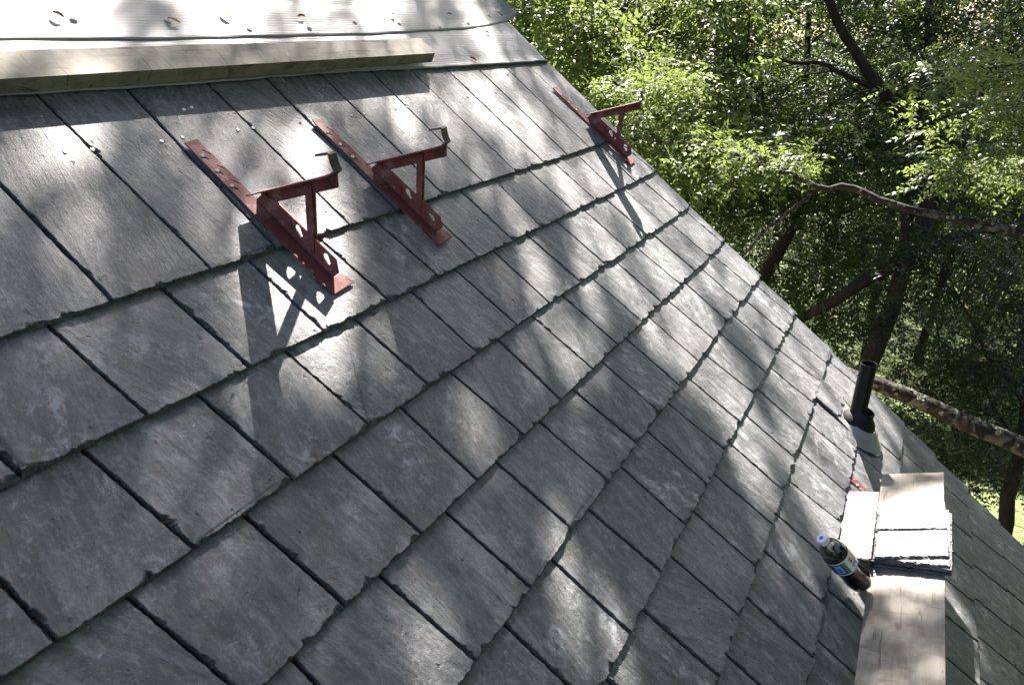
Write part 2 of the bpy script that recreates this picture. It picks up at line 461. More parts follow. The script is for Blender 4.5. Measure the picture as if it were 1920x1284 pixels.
for k in range(12, 23):
    o = 0.1 * (k % 2)
    JT[k] = [1.0 + o + .2 * i + .008 * math.sin(7 * i + k) for i in range(11) if 1.0 + o + .2 * i < 2.92]
    JB[k] = [x + .02 for x in JT[k]]
for k in JT:                                        # carry each course on to the left, out of the picture
    while JT[k][0] > U0 + 0.2:
        d = .2 + .012 * math.sin(3.7 * len(JT[k]) + k)
        JT[k].insert(0, JT[k][0] - d); JB[k].insert(0, JB[k][0] - d)
    JT[k].append(RAKE - .002 + .01 * math.sin(5 * k)); JB[k].append(RAKE - .006 + .012 * math.sin(5 * k + .6))

def ragged(n, length, base, chips, cmin, cmax, dmin, dmax, r):
    """Ragged dressed edge: inset in metres at n samples along an edge of this length."""
    x = np.linspace(0, length, n)
    out = base * (0.55 + 0.9 * r.random(n))
    sm = r.random(n); sm = (sm + np.roll(sm, 1) + np.roll(sm, -1)) / 3
    out += base * 1.2 * sm
    for _ in range(chips):
        c = r.random() * length; wd = r.uniform(cmin, cmax); dp = r.uniform(dmin, dmax)
        t = np.clip(1 - np.abs(x - c) / (wd * np.where(x < c, sk := r.uniform(.15, 1.0), 1.15 - sk)), 0, 1)
        out = np.maximum(out, dp * t ** .8 * (0.65 + 0.7 * r.random(n)))
    return out

def slate_mesh(c00, c10, c11, c01, hfun, thick, n, r, rough=1.0, tone=None, rot=None):
    """One slate: corners in roof coordinates (lower left, lower right, upper right, upper left); hfun(u, v) is its upper face."""
    L = np.linalg.norm
    bw = L(np.subtract(c10, c00)); hl = L(np.subtract(c01, c00))
    nb = n; ns = max(8, int(n * hl / bw))
    a = np.concatenate([np.linspace(0, 1, nb, endpoint=False), np.ones(ns), np.linspace(1, 0, nb, endpoint=False), np.zeros(ns)])
    b = np.concatenate([np.zeros(nb), np.linspace(0, 1, ns, endpoint=False), np.ones(nb), np.linspace(1, 0, ns, endpoint=False)])
    m = len(a)
    rB = ragged(64, bw, 0.0018 * rough, int(r.integers(6, 12)), .004, .020, .002, .008 * rough, r)
    for _ in range(int(r.integers(1, 5))):
        rB = np.maximum(rB, ragged(64, bw, 0.0, 1, .012, .045, .006, .017 * rough, r))
    if r.random() < 0.45: rB = np.maximum(rB, np.interp(np.linspace(0, bw, 64), [0, .012, .05 * r.uniform(.5, 1)], [.024 * r.uniform(.4, 1), .017, 0]))
    if r.random() < 0.25: rB = np.maximum(rB, np.interp(np.linspace(0, bw, 64), [bw - .05 * r.uniform(.5, 1), bw - .012, bw], [0, .014, .02 * r.uniform(.4, 1)]))
    rL = ragged(64, hl, 0.0020 * rough, int(r.integers(5, 11)), .004, .045, .002, .011 * rough, r)
    rR = ragged(64, hl, 0.0018 * rough, int(r.integers(1, 5)), .008, .05, .002, .005 * rough, r)
    rT = np.full(64, .002)
    tt = np.linspace(0, 1, 64)
    A = a * bw; B = b * hl
    jit = r.normal(size=m) * .0009
    V = []; E = []
    c00, c10, c11, c01 = map(np.asarray, (c00, c10, c11, c01))
    for j, (fr, drop) in enumerate(((0.0, 1.0), (0.22, .72), (0.62, .34), (1.0, 0.0))):
        x = np.clip(A, fr * np.interp(b, tt, rL), bw - fr * np.interp(b, tt, rR))
        y = np.clip(B, fr * np.interp(a, tt, rB), hl - fr * np.interp(a, tt, rT))
        if j == 1 or j == 2:
            x = x + r.normal(size=m) * .0007; y = y + r.normal(size=m) * .0007
        if j == 0:
            x = x + jit; y = y + jit
        s = (x / bw)[:, None]; t = (y / hl)[:, None]
        p = (c00 * (1 - s) + c10 * s) * (1 - t) + (c01 * (1 - s) + c11 * s) * t
        w = hfun(p[:, 0], p[:, 1]) - thick * drop
        if 0 < j < 3: w = w + r.normal(size=m) * .0008
        V.append(np.c_[p, w]); E.append(np.full(m, 1.0 - (j == 3)))
    V = np.concatenate(V); E = np.concatenate(E)
    F = []
    for j in range(3):
        for i in range(m):
            i2 = (i + 1) % m
            F.append([j * m + i, j * m + i2, (j + 1) * m + i2, (j + 1) * m + i])
    F.append([3 * m + i for i in range(m)])
    F.append([i for i in range(m)][::-1])
    th = r.normal() * .22 if rot is None else rot
    off = r.random(3) * 40
    ct, st = math.cos(th), math.sin(th)
    S = np.c_[V[:, 0] * ct - V[:, 1] * st, V[:, 0] * st + V[:, 1] * ct, V[:, 2] * 0.5] + off
    T = np.full(len(V), r.random() if tone is None else tone)
    return V, F, S, T, E

PIPE = (2.625, -0.868)
VV, FF, SS, TT, EE = [], [], [], [], []
nv = 0
TH = 0.0076
PALE = {(3, 1.05): 0.95}
for k in range(23):
    vb = BUTT[k]; va = BUTT[k - 1] if k else 1.24
    e = va - vb
    top_ext = 0.045 if k else 0.0
    for i in range(len(JT[k]) - 1):
        g = random.uniform(.0012, .0036)
        f = (e + top_ext) / e
        bl, br, tl, tr = JB[k][i] + g, JB[k][i + 1] - .001, JT[k][i] + g, JT[k][i + 1] - .001
        tl2, tr2 = bl + (tl - bl) * f, br + (tr - br) * f
        dv = random.uniform(-.0012, .0012)
        lift = random.uniform(0, .0014); cx = random.uniform(-.005, .005)
        um = (bl + br) / 2
        vb0 = vb
        if k == 7 and 2.5 < bl < 2.6: dv += .098; lift += .009          # cut short above the vent pipe's flashing
        if k:
            hf = lambda u, v, vb=vb, e=e, lift=lift, cx=cx, um=um: .0056 - (v - vb) / e * .0108 + lift + cx * (u - um)
        else:
            hf = lambda u, v, vb=vb, lift=lift, cx=cx, um=um: .0048 - (v - vb) * .018 + lift + cx * (u - um)
        dist = math.dist((um, vb, 0), (0, 0, CAMH))
        n = 72 if dist < 1.5 else (56 if dist < 2.2 else 36)
        if um < -0.4 or vb < -1.9: n = 10
        V, F, S, T, E = slate_mesh((bl, vb + dv), (br, vb + dv + random.uniform(-.0012, .0012)), (tr2, va + top_ext), (tl2, va + top_ext), hf, TH, n, RNG)
        VV.append(V); SS.append(S); TT.append(T); EE.append(E)
        FF += [[q + nv for q in f_] for f_ in F]; nv += len(V)
VV = np.concatenate(VV)
VW = np.array([0, 0, H]) + VV @ M3.T
slates = mesh_obj('slate_covering', VW, FF, SLATE, house,
                  {'suv': ('FLOAT_VECTOR', 'POINT', np.concatenate(SS)), 'tone': ('FLOAT', 'POINT', np.concatenate(TT)), 'edge': ('FLOAT', 'POINT', np.concatenate(EE))}, keep_world=True)

bm = bmesh.new()
box(bm, (U0, EAVE, -.16), (RAKE - .03, RIDGE, -.014), ROOF)
bm_obj('roof_deck', bm, BOARDM, house, keep_world=True)
bm = bmesh.new()
box(bm, (RAKE - .03, EAVE, -.17), (RAKE - .008, RIDGE, -.012), ROOF)
bm_obj('rake_board', bm, BOARDM, house, keep_world=True)
# the far slope beyond the ridge and the walls below
pr = W(0, RIDGE, -.014); 
bm = bmesh.new()
prism(bm, [(pr.y, pr.z), (pr.y + 3.4, pr.z - 2.8), (pr.y + 3.4, pr.z - 2.95), (pr.y, pr.z - .17)], U0, RAKE - .03, 0)
bm_obj('back_slope', bm, BOARDM, house, keep_world=True)
ev = W(0, EAVE + .35, -.165)
bm = bmesh.new()
ye, zr = ev.y, W(0, RIDGE, -.18).z
yr = pr.y; y2 = 2 * yr - ye
prism(bm, [(ye, 0), (ye, ev.z - .02), (yr, zr - .02), (y2, ev.z - .02), (y2, 0)], U0 + .15, RAKE - .28, 0)
bm_obj('wall', bm, WALLM, house, keep_world=True)

# nails in the top course
nails = [(.761,.963),(.812,.96),(.962,.957),(1.015,.96),(1.078,1.041),(1.102,1.045),(1.166,.96),(1.211,.96),(1.366,.958),(1.414,.958),(1.561,.956),(1.613,.956),(1.764,.96),(1.821,.96),(2.024,.964),(2.184,.971),(2.228,.964),(2.381,.972),(2.434,.967),(2.585,1.057),(2.79,.966),(.60,.965),(.545,.957)]
nm = None
for u, v in nails:
    if nm is None:
        bm = bmesh.new()
        bmesh.ops.create_cone(bm, cap_ends=True, segments=12, radius1=.0048, radius2=.0036, depth=.002)
        first = bm_obj('nail', bm, NAILM, house); nm = first.data; o = first
    else:
        o = bpy.data.objects.new('nail', nm); COL.objects.link(o); o.parent = house
    o.matrix_parent_inverse = house.matrix_world.inverted()
    o.matrix_world = ROOF @ Matrix.Translation((u, v, .0035 - (v - .621) * .018 + .0035)) @ Matrix.Rotation(random.uniform(-.25, .25), 4, 'X')

# underlayment sheets
def sheet(name, u0, u1, nu, vlo, vhi, nv_, wf):
    P = []
    for i in range(nu):
        s = i / (nu - 1); u = u0 + (u1 - u0) * s
        for j in range(nv_):
            t = j / (nv_ - 1); a = vlo(u); b = vhi(u); v = a + (b - a) * t
            P.append((u, v, wf(u, v, t, s)))
    P = np.array(P); top = np.array([0, 0, H]) + P @ M3.T
    idx = np.arange(nu * nv_).reshape(nu, nv_)
    F = np.stack([idx[:-1, :-1], idx[1:, :-1], idx[1:, 1:], idx[:-1, 1:]], -1).reshape(-1, 4)
    Q = P.copy(); Q[:, 2] -= .0012
    low = np.array([0, 0, H]) + Q @ M3.T
    n0 = len(P)
    rim = list(idx[:, 0]) + list(idx[-1, 1:]) + list(idx[-2::-1, -1]) + list(idx[0, -2:0:-1])
    R = np.array([[rim[i], n0 + rim[i], n0 + rim[(i + 1) % len(rim)], rim[(i + 1) % len(rim)]] for i in range(len(rim))])
    return mesh_obj(name, np.r_[top, low], np.r_[F, F[:, ::-1] + n0, R], MEMB, house, smooth=True, keep_world=True)

def wr(u, v):
    return .4 * wr0(u, v)
def wr0(u, v):
    return .0022 * math.sin(u * 3.1 + 9 * v) * math.sin(v * 31 + 1.3 * math.sin(u * 2.2)) + .0012 * math.sin(v * 83 + 3 * math.sin(u * 1.7)) + .0012 * math.sin(u * 11 + v * 5)
sheet('underlayment', U0, RAKE + .004, 260, lambda u: 1.112 + .002 * math.sin(u * 4) + .0012 * math.sin(u * 37) + (.006 if u < 1.9 else 0.0) * math.exp(-((u - 1.6) / .35) ** 2), lambda u: 1.40 + .02 * math.sin(u), 30,
      lambda u, v, t, s: .004 + wr(u, v) * .7 + .0025 * math.exp(-t * 18) - (.03 * max(0, (u - RAKE + .03) / .034) ** 2))
sheet('underlayment_lap', U0, RAKE + .05, 260, lambda u: 1.262 + .0001 * math.exp(u * 2.2) + .018 * max(0, u - 1.2) + .0015 * math.sin(u * 9) + .0008 * math.sin(u * 31), lambda u: RIDGE + .02, 70,
      lambda u, v, t, s: .0056 + wr(u, v) * (.7 + .6 * min(1, max(0, (v - 1.42) * 8))) + .0006 * math.sin(u * 13) * math.exp(-t * 30) + .03 * max(0, (u - RAKE + .04) / .09) ** 2)
cap = None                                                   # plastic cap fasteners along the lap
for u in np.arange(.3, 3.0, .235):
    v = 1.315 + .02 * math.sin(u * 7) + .00012 * math.exp(u * 2.2)
    if cap is None:
        bm = bmesh.new(); bmesh.ops.create_cone(bm, cap_ends=True, segments=20, radius1=.0085, radius2=.007, depth=.0012)
        bmesh.ops.create_cone(bm, cap_ends=True, segments=10, radius1=.003, radius2=.0025, depth=.002, matrix=Matrix.Translation((0, 0, .001)))
        o = bm_obj('cap_fastener', bm, plain('cap_plastic', (.60, .61, .63), .6), house); cap = o.data
    else:
        o = bpy.data.objects.new('cap_fastener', cap); COL.objects.link(o); o.parent = house
    o.matrix_parent_inverse = house.matrix_world.inverted()
    o.matrix_world = ROOF @ Matrix.Translation((float(u), v, .0085))

# ------------------------------------------------------------------ vent pipe with its flashing
pipe = empty('vent_pipe', ROOF @ Matrix.Translation((PIPE[0], PIPE[1], 0)))
tag(pipe, 'black plastic vent pipe rising through a metal flashing near the roof edge', 'vent pipe')
TILT = Matrix.Rotation(-PITCH, 4, 'X')                     # roof frame -> plumb
TILT = Matrix.Rotation(-PITCH, 4, 'X')
def lathe(bm, prof, k, mw):
    rows = []
    for r_, z in prof:
        rows.append([bm.verts.new(mw @ Vector((r_ * math.cos(2 * math.pi * i / k), r_ * math.sin(2 * math.pi * i / k), z))) for i in range(k)])
    for a, b in zip(rows[:-1], rows[1:]):
        for i in range(k): bm.faces.new([a[i], a[(i + 1) % k], b[(i + 1) % k], b[i]])
    return rows
bm = bmesh.new()
lathe(bm, [(.0285, -.06), (.0285, .262), (.028, .2655), (.0255, .2655), (.025, .262), (.025, .02), (.001, .02)], 40, TILT)
bm_obj('pipe', bm, BLACKPVC, pipe, smooth=True)
bm = bmesh.new()
lathe(bm, [(.066, .010), (.062, .030), (.054, .044), (.043, .054), (.0365, .064), (.0345, .080), (.0315, .080)], 40, Matrix.Rotation(-PITCH * .55, 4, 'X'))
bm_obj('boot', bm, RUBBER, pipe, smooth=True)
bm = bmesh.new()
lathe(bm, [(.112, -.004), (.098, .004), (.082, .012), (.072, .022), (.064, .034), (.050, .036)], 40, Matrix.Translation((0, -.012, 0)) @ Matrix.Rotation(-PITCH * .25, 4, 'X'))
bm_obj('flashing_cone', bm, ALU, pipe, smooth=True)
bm = bmesh.new()
pts = [(-.070, .12), (-.078, -.02), (-.082, -.075), (-.062, -.115), (-.02, -.135), (.055, -.105), (.085, -.03), (.09, .12)]
prism(bm, pts, .0045, .006, 2)
bm_obj('flashing_plate', bm, ALU, pipe)

# ------------------------------------------------------------------ red roof brackets
def rounded(cx, cy, r1, r2, ln, ang, k=7):
    """Teardrop outline, round end radius r1, narrow end r2."""
    pts = []
    for i in range(k + 1):
        a = math.pi / 2 + math.pi * i / k; pts.append((r1 * math.cos(a), r1 * math.sin(a)))
    for i in range(k + 1):
        a = -math.pi / 2 + math.pi * i / k; pts.append((ln + r2 * math.cos(a), r2 * math.sin(a)))
    ca, sa = math.cos(ang), math.sin(ang)
    return [(cx + x * ca - y * sa, cy + x * sa + y * ca) for x, y in pts]

def make_bracket(LN=.230):
    """Local frame: x across, y up the slope (0 at the top of the strip), z off the roof."""
    root = empty('roof_bracket', Matrix.Identity(4))
    t = .003
    slots = []
    for y in (-.045, -.092, -.139):
        slots.append(rounded(.010, y, .0042, .0018, .013, -1.0, 5))
        slots.append(rounded(.024, y + .016, .0016, .0016, .017, -1.0, 4))
    o = plate('strip', [(0, 0), (.036, .003), (.038, -.20), (.038, -.437), (.0, -.445)], slots, t, RED, root, Matrix.Translation((0, 0, .0065)))
    YZ = Matrix(((0, 0, 1, .038), (1, 0, 0, 0), (0, 1, 0, .008), (0, 0, 0, 1)))        # plate xy -> roof y, z
    web = [(-.187, 0), (-.196, .028), (-.232, .037), (-.415, .042), (-.436, .020), (-.430, 0)]
    holes = [rounded(-.304, .027, .0075, .004, .017, -2.7), rounded(-.392, .027, .0075, .004, .015, -2.7), rounded(-.338, .021, .004, .0025, .008, -2.7, 4)]
    plate('web', web, holes, t, RED, root, YZ)
    # arm: an angle iron lying along the arm line in the y, z plane
    A0 = Vector((0, -.197, .020)); D = Vector((0, -.590, .807)); Nn = Vector((0, .807, .590))
    def ap(s, h, x): q = A0 + D * s + Nn * h; return (x, q.y, q.z)
    bm = bmesh.new()
    def slab(pts):
        v = [bm.verts.new(p) for p in pts]
        for f in ((0, 1, 2, 3), (7, 6, 5, 4), (0, 4, 5, 1), (1, 5, 6, 2), (2, 6, 7, 3), (3, 7, 4, 0)): bm.faces.new([v[i] for i in f])
    h0 = .0125
    slab([ap(0, h0, -.002), ap(LN, h0, -.002), ap(LN, h0, .0425), ap(0, h0, .0425), ap(0, h0 + t, -.002), ap(LN, h0 + t, -.002), ap(LN, h0 + t, .0425), ap(0, h0 + t, .0425)])
    slab([ap(.006, h0 - .027, .0397), ap(LN - .01, h0 - .027, .0397), ap(LN - .001, h0 - .0002, .0397), ap(0, h0 - .0002, .0397), ap(.006, h0 - .027, .0427), ap(LN - .01, h0 - .027, .0427), ap(LN - .001, h0 - .0002, .0427), ap(0, h0 - .0002, .0427)])
    arm = bm_obj('arm', bm, RED, root)
    bm = bmesh.new()                                          # upturned hook at the arm's end
    prof = [(LN + .0003, h0), (LN + .014, h0 + .005), (LN + .011, h0 + .024), (LN + .013, h0 + .040), (LN + .009, h0 + .044), (LN - .026, h0 + .047)]
    def off(pr, d):
        out = []
        for i, p in enumerate(pr):
            a = pr[max(i - 1, 0)]; b = pr[min(i + 1, len(pr) - 1)]
            tx, ty = b[0] - a[0], b[1] - a[1]; l = math.hypot(tx, ty); out.append((p[0] - ty / l * d, p[1] + tx / l * d))
        return out
    loop = prof + off(prof, .0048)[::-1]
    A = [bm.verts.new(ap(s, h, .021)) for s, h in loop]; B = [bm.verts.new(ap(s, h, .0425)) for s, h in loop]
    nn = len(loop); kk = len(prof)
    for i in range(nn): bm.faces.new([A[i], B[i], B[(i + 1) % nn], A[(i + 1) % nn]])
    for i in range(kk - 1):
        bm.faces.new([A[i + 1], A[i], A[nn - 1 - i], A[nn - 2 - i]]); bm.faces.new([B[i], B[i + 1], B[nn - 2 - i], B[nn - 1 - i]])
    bm_obj('hook', bm, STEEL, arm)
    # brace between the arm and the web
    p0 = ap(.146, .0, 0); p1 = (0, -.357, .020)
    a = Vector((p0[1], p0[2])); b = Vector((p1[1], p1[2])); d = (b - a).normalized(); nrm = Vector((-d.y, d.x)); wd = .0085
    poly = []
    for i in range(9):
        an = math.pi / 2 + math.pi * i / 8; poly.append(tuple(a + d * math.cos(an) * wd + nrm * math.sin(an) * wd))
    for i in range(9):
        an = -math.pi / 2 + math.pi * i / 8; poly.append(tuple(b + d * math.cos(an) * wd + nrm * math.sin(an) * wd))
    plate('brace', poly, [], t, RED, root, Matrix(((0, 0, 1, .0452 + .0008), (1, 0, 0, 0), (0, 1, 0, 0), (0, 0, 0, 1))))
    plate('brace', poly, [], t, RED, root, Matrix(((0, 0, 1, .0352), (1, 0, 0, 0), (0, 1, 0, 0), (0, 0, 0, 1))))
    for y, z in ((a.x, a.y), (b.x, b.y), (ap(.02, 0, 0)[1], ap(.02, 0, 0)[2])):
        bm = bmesh.new()
        bmesh.ops.create_cone(bm, cap_ends=True, segments=14, radius1=.0055, radius2=.004, depth=.019, matrix=Matrix.Translation((.0405, y, z)) @ Matrix.Rotation(-math.pi / 2, 4, 'Y'))
        bm_obj('rivet', bm, RED, root)
    for y in (-.047, -.094, -.141):                           # nails driven through the slots
        bm = bmesh.new()
        bmesh.ops.create_cone(bm, cap_ends=True, segments=12, radius1=.0052, radius2=.004, depth=.003, matrix=Matrix.Translation((.0105, y + .003, .0092)) @ Matrix.Rotation(.3, 4, 'X'))
        bm_obj('nail', bm, NAILM, root)
    bm = bmesh.new()                                          # foot bent out at the bottom
    prism(bm, [(.004, -.430), (.004, -.466), (.074, -.462), (.066, -.430)], .0045, .0078, 2)
    bm_obj('foot', bm, RED, root)
    return root

def dup(o, parent=None):
    c = o.copy(); COL.objects.link(c)
    if parent is not None: c.parent = parent
    for ch in list(o.children): dup(ch, c)
    return c

proto = make_bracket()
BR = [(1.000, .936, -.06, .002, 'red metal roof bracket leftmost of four, casting a sharp shadow on the slates'),
      (1.396, .946, -.075, .002, 'red metal roof bracket in the middle, second from the left on the slates'),
      (2.815, .948, -.04, .002, 'red metal roof bracket standing at the roof edge against the trees'),
      (2.265, -.838, -.05, -.008, 'red metal roof bracket holding up the plank, mostly hidden under loose slates')]
for i, (u, v, sk, w, lb) in enumerate(BR):
    o = proto if i == 0 else (make_bracket(.166) if i == 3 else dup(proto))
    o.matrix_world = ROOF @ Matrix.Translation((u, v, w)) @ Matrix.Rotation(-sk, 4, 'Z')
    tag(o, lb, 'roof bracket', 'red roof brackets on the slates')

# ------------------------------------------------------------------ timber lying at the underlayment's edge
tm = ROOF @ Matrix.Translation((1.425, 1.157, .031)) @ Matrix.Rotation(.006, 4, 'Z') @ Matrix.Rotation(-.012, 4, 'Y')
timber = empty('timber', tm)
bm = bmesh.new()
box(bm, (-2.6, -.037, -.0195), (.69, .037, .0195))
for v_ in bm.verts:
    if v_.co.x > 0.6 and v_.co.z < 0: v_.co.x += .012
    if v_.co.x > 0.6 and v_.co.y < 0: v_.co.x -= .004
tb = bm_obj('timber', bm, TIMBER, None, bevel=.004)
bpy.data.objects.remove(timber)
tb.name = 'timber'; tb.matrix_world = tm
tag(tb, 'long pale wooden stud lying along the edge of the white underlayment', 'timber')

# ------------------------------------------------------------------ plank on the bracket and what lies on it
ANG = math.radians(53)
# plank frame: x along the courses, y outward from the roof, z off the plank's face
ca, sa = math.cos(ANG), math.sin(ANG)
PLF = ROOF @ Matrix(((1, 0, 0, 0), (0, -ca, sa, -.985), (0, sa, ca, .05), (0, 0, 0, 1)))
bm = bmesh.new()
box(bm, (-1.3, -.008, -.038), (2.395, .174, 0))
for v_ in bm.verts:
    if v_.co.x > 2: v_.co.x += .22 * v_.co.y
plank = bm_obj('plank', bm, PLANKM, None, bevel=.003)
plank.matrix_world = PLF
tag(plank, 'worn pale scaffold plank resting on a roof bracket above the slates', 'plank')

def loose_slate(corners, z, thick, label, n=40, tilt=(0, 0), tone=.8, rough=1.2):
    c = np.mean(corners, axis=0)
    cs = [np.subtract(p, c) for p in corners]
    V, F, S, T, E = slate_mesh(*cs, lambda u, v: np.full_like(u, thick) + tilt[0] * u + tilt[1] * v, thick * .96, n, RNG, rough, tone)
    o = mesh_obj('loose_slate', V, F, SLATE, None, {'suv': ('FLOAT_VECTOR', 'POINT', S), 'tone': ('FLOAT', 'POINT', T), 'edge': ('FLOAT', 'POINT', E)})
    o.matrix_world = PLF @ Matrix.Translation((c[0], c[1], z))
    return tag(o, label, 'slate', 'loose slates stacked on the plank')
def quad(x0, x1, y0, y1, sk=0.0):
    return [(x0, y0), (x1 + sk, y0 + .003), (x1, y1), (x0 + sk, y1 - .003)]
loose_slate(quad(1.868, 2.168, .000, .194), .0008, .0075, 'dark loose slate at the bottom of the stack on the plank')
loose_slate(quad(1.874, 2.180, -.004, .188, .006), .0088, .007, 'loose slate second from the bottom of the stack, edge on to the viewer')
loose_slate(quad(1.868, 2.150, -.002, .195, -.004), .0163, .007, 'loose slate third from the bottom, sticking out at the outer side of the stack')
loose_slate(quad(1.862, 2.140, .000, .191, .01), .0238, .007, 'flaking loose slate under the two top ones, its broken layer showing in front')
loose_slate([(1.842, -.098), (2.205, -.112), (2.215, -.004), (1.848, -.002)], .0313, .007, 'sunlit loose slate on the roof side of the stack, laid lengthwise against the roof', tone=.55)
loose_slate([(1.858, .004), (1.990, -.001), (2.035, .182), (1.905, .186)], .0318, .0075, 'pale loose slate on top of the stack, nearer one with the broken edge', tone=.55, rough=1.4)
loose_slate([(1.998, .000), (2.150, -.006), (2.190, .178), (2.040, .183)], .0318, .007, 'pale loose slate on top of the stack, farther one beside the bare plank end', tone=.55)

# ------------------------------------------------------------------ drink bottle
B0 = np.array([1.765, -.958, .044]); B1 = np.array([1.676, -.754, .100])
axis = Vector(B1 - B0).normalized()
BM = ROOF @ Matrix.Translation(B0) @ (Vector((0, 0, 1)).rotation_difference(axis)).to_matrix().to_4x4()
bottle = empty('bottle', BM)
tag(bottle, 'half empty plastic cola bottle with a white cap leaning by the plank', 'bottle')
N = NT('clear_plastic')
gl = N.n('BsdfGlossy', {'Color': (1, 1, 1), 'Roughness': 0.08}); tp = N.n('BsdfTransparent', {'Color': (.93, .95, .96)})
fr = N.n('Fresnel', {'IOR': 1.5})
mxs = N.n('MixShader', {0: N.math('MULTIPLY', fr.outputs[0], 1.4), 1: tp.outputs[0], 2: gl.outputs[0]})
N.t.links.new(mxs.outputs[0], N.out.inputs['Surface'])
CLEAR = N.m
N = NT('cola'); N.set(N.b, 'Base Color', (.003, .002, .002)); N.set(N.b, 'Roughness', .12); N.set(N.b, 'Specular IOR Level', .3)
n_ = N.noise(N.obj(), 40, 3); N.bump(n_, .05, .001)
COLA = N.m
prof = [(.012, .006), (.024, .0), (.031, .003), (.0345, .012), (.0355, .03), (.0335, .050), (.0325, .068), (.0335, .085), (.0345, .092), (.0350, .100), (.0350, .150), (.0345, .156), (.0325, .170), (.0275, .184), (.0215, .195), (.0155, .204), (.0125, .209), (.0125, .216)]
bm = bmesh.new(); lathe(bm, prof, 48, Matrix.Identity(4))
for v_ in bm.verts:                                       # five petal feet
    z = v_.co.z
    if z < .03:
        a = math.atan2(v_.co.y, v_.co.x); f = 1 - .10 * (1 - z / .03) * (0.5 + 0.5 * math.cos(5 * a)); v_.co.x *= f; v_.co.y *= f
bm_obj('body', bm, CLEAR, bottle, smooth=True)
bm = bmesh.new(); lathe(bm, [(.001, .004)] + [(r_ * .955, z + .001) for r_, z in prof[:13] if z < .16] + [(.0315, .158), (.001, .158)], 40, Matrix.Identity(4))
bm_obj('drink', bm, COLA, bottle, smooth=True)
bm = bmesh.new()
rib = []
K = 60
rows = []
for z, ro in ((.207, .0142), (.2225, .0142), (.2245, .0128), (.2246, .0001)):
    rows.append([bm.verts.new(((ro + (.0005 if i % 2 and z < .2235 else 0)) * math.cos(2 * math.pi * i / K), (ro + (.0005 if i % 2 and z < .2235 else 0)) * math.sin(2 * math.pi * i / K), z)) for i in range(K)])
for a_, b_ in zip(rows[:-1], rows[1:]):
    for i in range(K): bm.faces.new([a_[i], a_[(i + 1) % K], b_[(i + 1) % K], b_[i]])
capo = bm_obj('cap', bm, plain('white_cap', (.72, .74, .80), .35, 0, .04), bottle)
bm = bmesh.new(); bmesh.ops.create_circle(bm, cap_ends=True, segments=24, radius=.0055, matrix=Matrix.Translation((0, 0, .2252)))
bm_obj('emblem', bm, plain('cap_blue', (.05, .12, .45), .4), capo)
# label: a sleeve of printed panels
LB = [plain('label_white', (.72, .72, .70), .3, 0, .03), plain('label_blue', (.015, .05, .28), .3, 0, .2), plain('label_pale_blue', (.30, .42, .62), .3, 0, .2), plain('label_olive', (.16, .19, .07), .3, 0, .2), plain('label_red', (.42, .03, .03), .3, 0, .1), plain('label_navy', (.012, .02, .10), .3, 0, .2)]
RL = .0357
def lab_panel(a0, a1, z0, z1, dr, mi, name='label', parent=None):
    k = max(3, int(abs(a1 - a0) / .1)); V = []; F = []
    for i in range(k + 1):
        a = a0 + (a1 - a0) * i / k
        V += [((RL + dr) * math.cos(a), (RL + dr) * math.sin(a), z0), ((RL + dr) * math.cos(a), (RL + dr) * math.sin(a), z1)]
    for i in range(k): F.append([2 * i, 2 * i + 2, 2 * i + 3, 2 * i + 1])
    return V, F, mi
# direction round the bottle that faces the eye
eye = BM.inverted() @ CL
AE = math.atan2(eye.y, eye.x)
V, F, MI = [], [], []
def add_panel(*a):
    v, f, mi = lab_panel(*a); b0 = len(V); V.extend(v); F.extend([[q + b0 for q in x] for x in f]); MI.extend([mi] * len(f))
add_panel(0, 2 * math.pi, .098, .152, 0, 5)
add_panel(0, 2 * math.pi, .148, .1525, .0002, 0)
add_panel(0, 2 * math.pi, .0975, .1015, .0002, 0)
add_panel(AE - 1.0, AE - .25, .104, .146, .0002, 1)
add_panel(AE - .85, AE - .35, .108, .142, .0004, 2)
add_panel(AE - .7, AE - .5, .112, .132, .0006, 1)
add_panel(AE - .22, AE + .02, .103, .147, .0002, 3)
add_panel(AE + .05, AE + 1.5, .1015, .148, .0002, 0)
add_panel(AE + .42, AE + .62, .124, .134, .0004, 4)
add_panel(AE + .38, AE + .66, .136, .142, .0004, 4)
add_panel(AE + .85, AE + 1.5, .112, .1475, .0004, 4)
lab = mesh_obj('label', V, F, LB, bottle)
lab.data.polygons.foreach_set('material_index', MI)
tc = bpy.data.curves.new('lettering', 'FONT'); tc.body = 'PE'; tc.size = .020; tc.extrude = 0
to = bpy.data.objects.new('tmp', tc); COL.objects.link(to)
me = bpy.data.meshes.new_from_object(to.evaluated_get(bpy.context.evaluated_depsgraph_get()))
bpy.data.objects.remove(to); bpy.data.curves.remove(tc)
for v_ in me.vertices:
    a = AE + .40 + v_.co.x / RL; z = .106 + v_.co.y
    v_.co = ((RL + .0009) * math.cos(a), (RL + .0009) * math.sin(a), z)
me.materials.clear(); me.materials.append(LB[1])
lo_ = bpy.data.objects.new('lettering', me); COL.objects.link(lo_); lo_.parent = lab

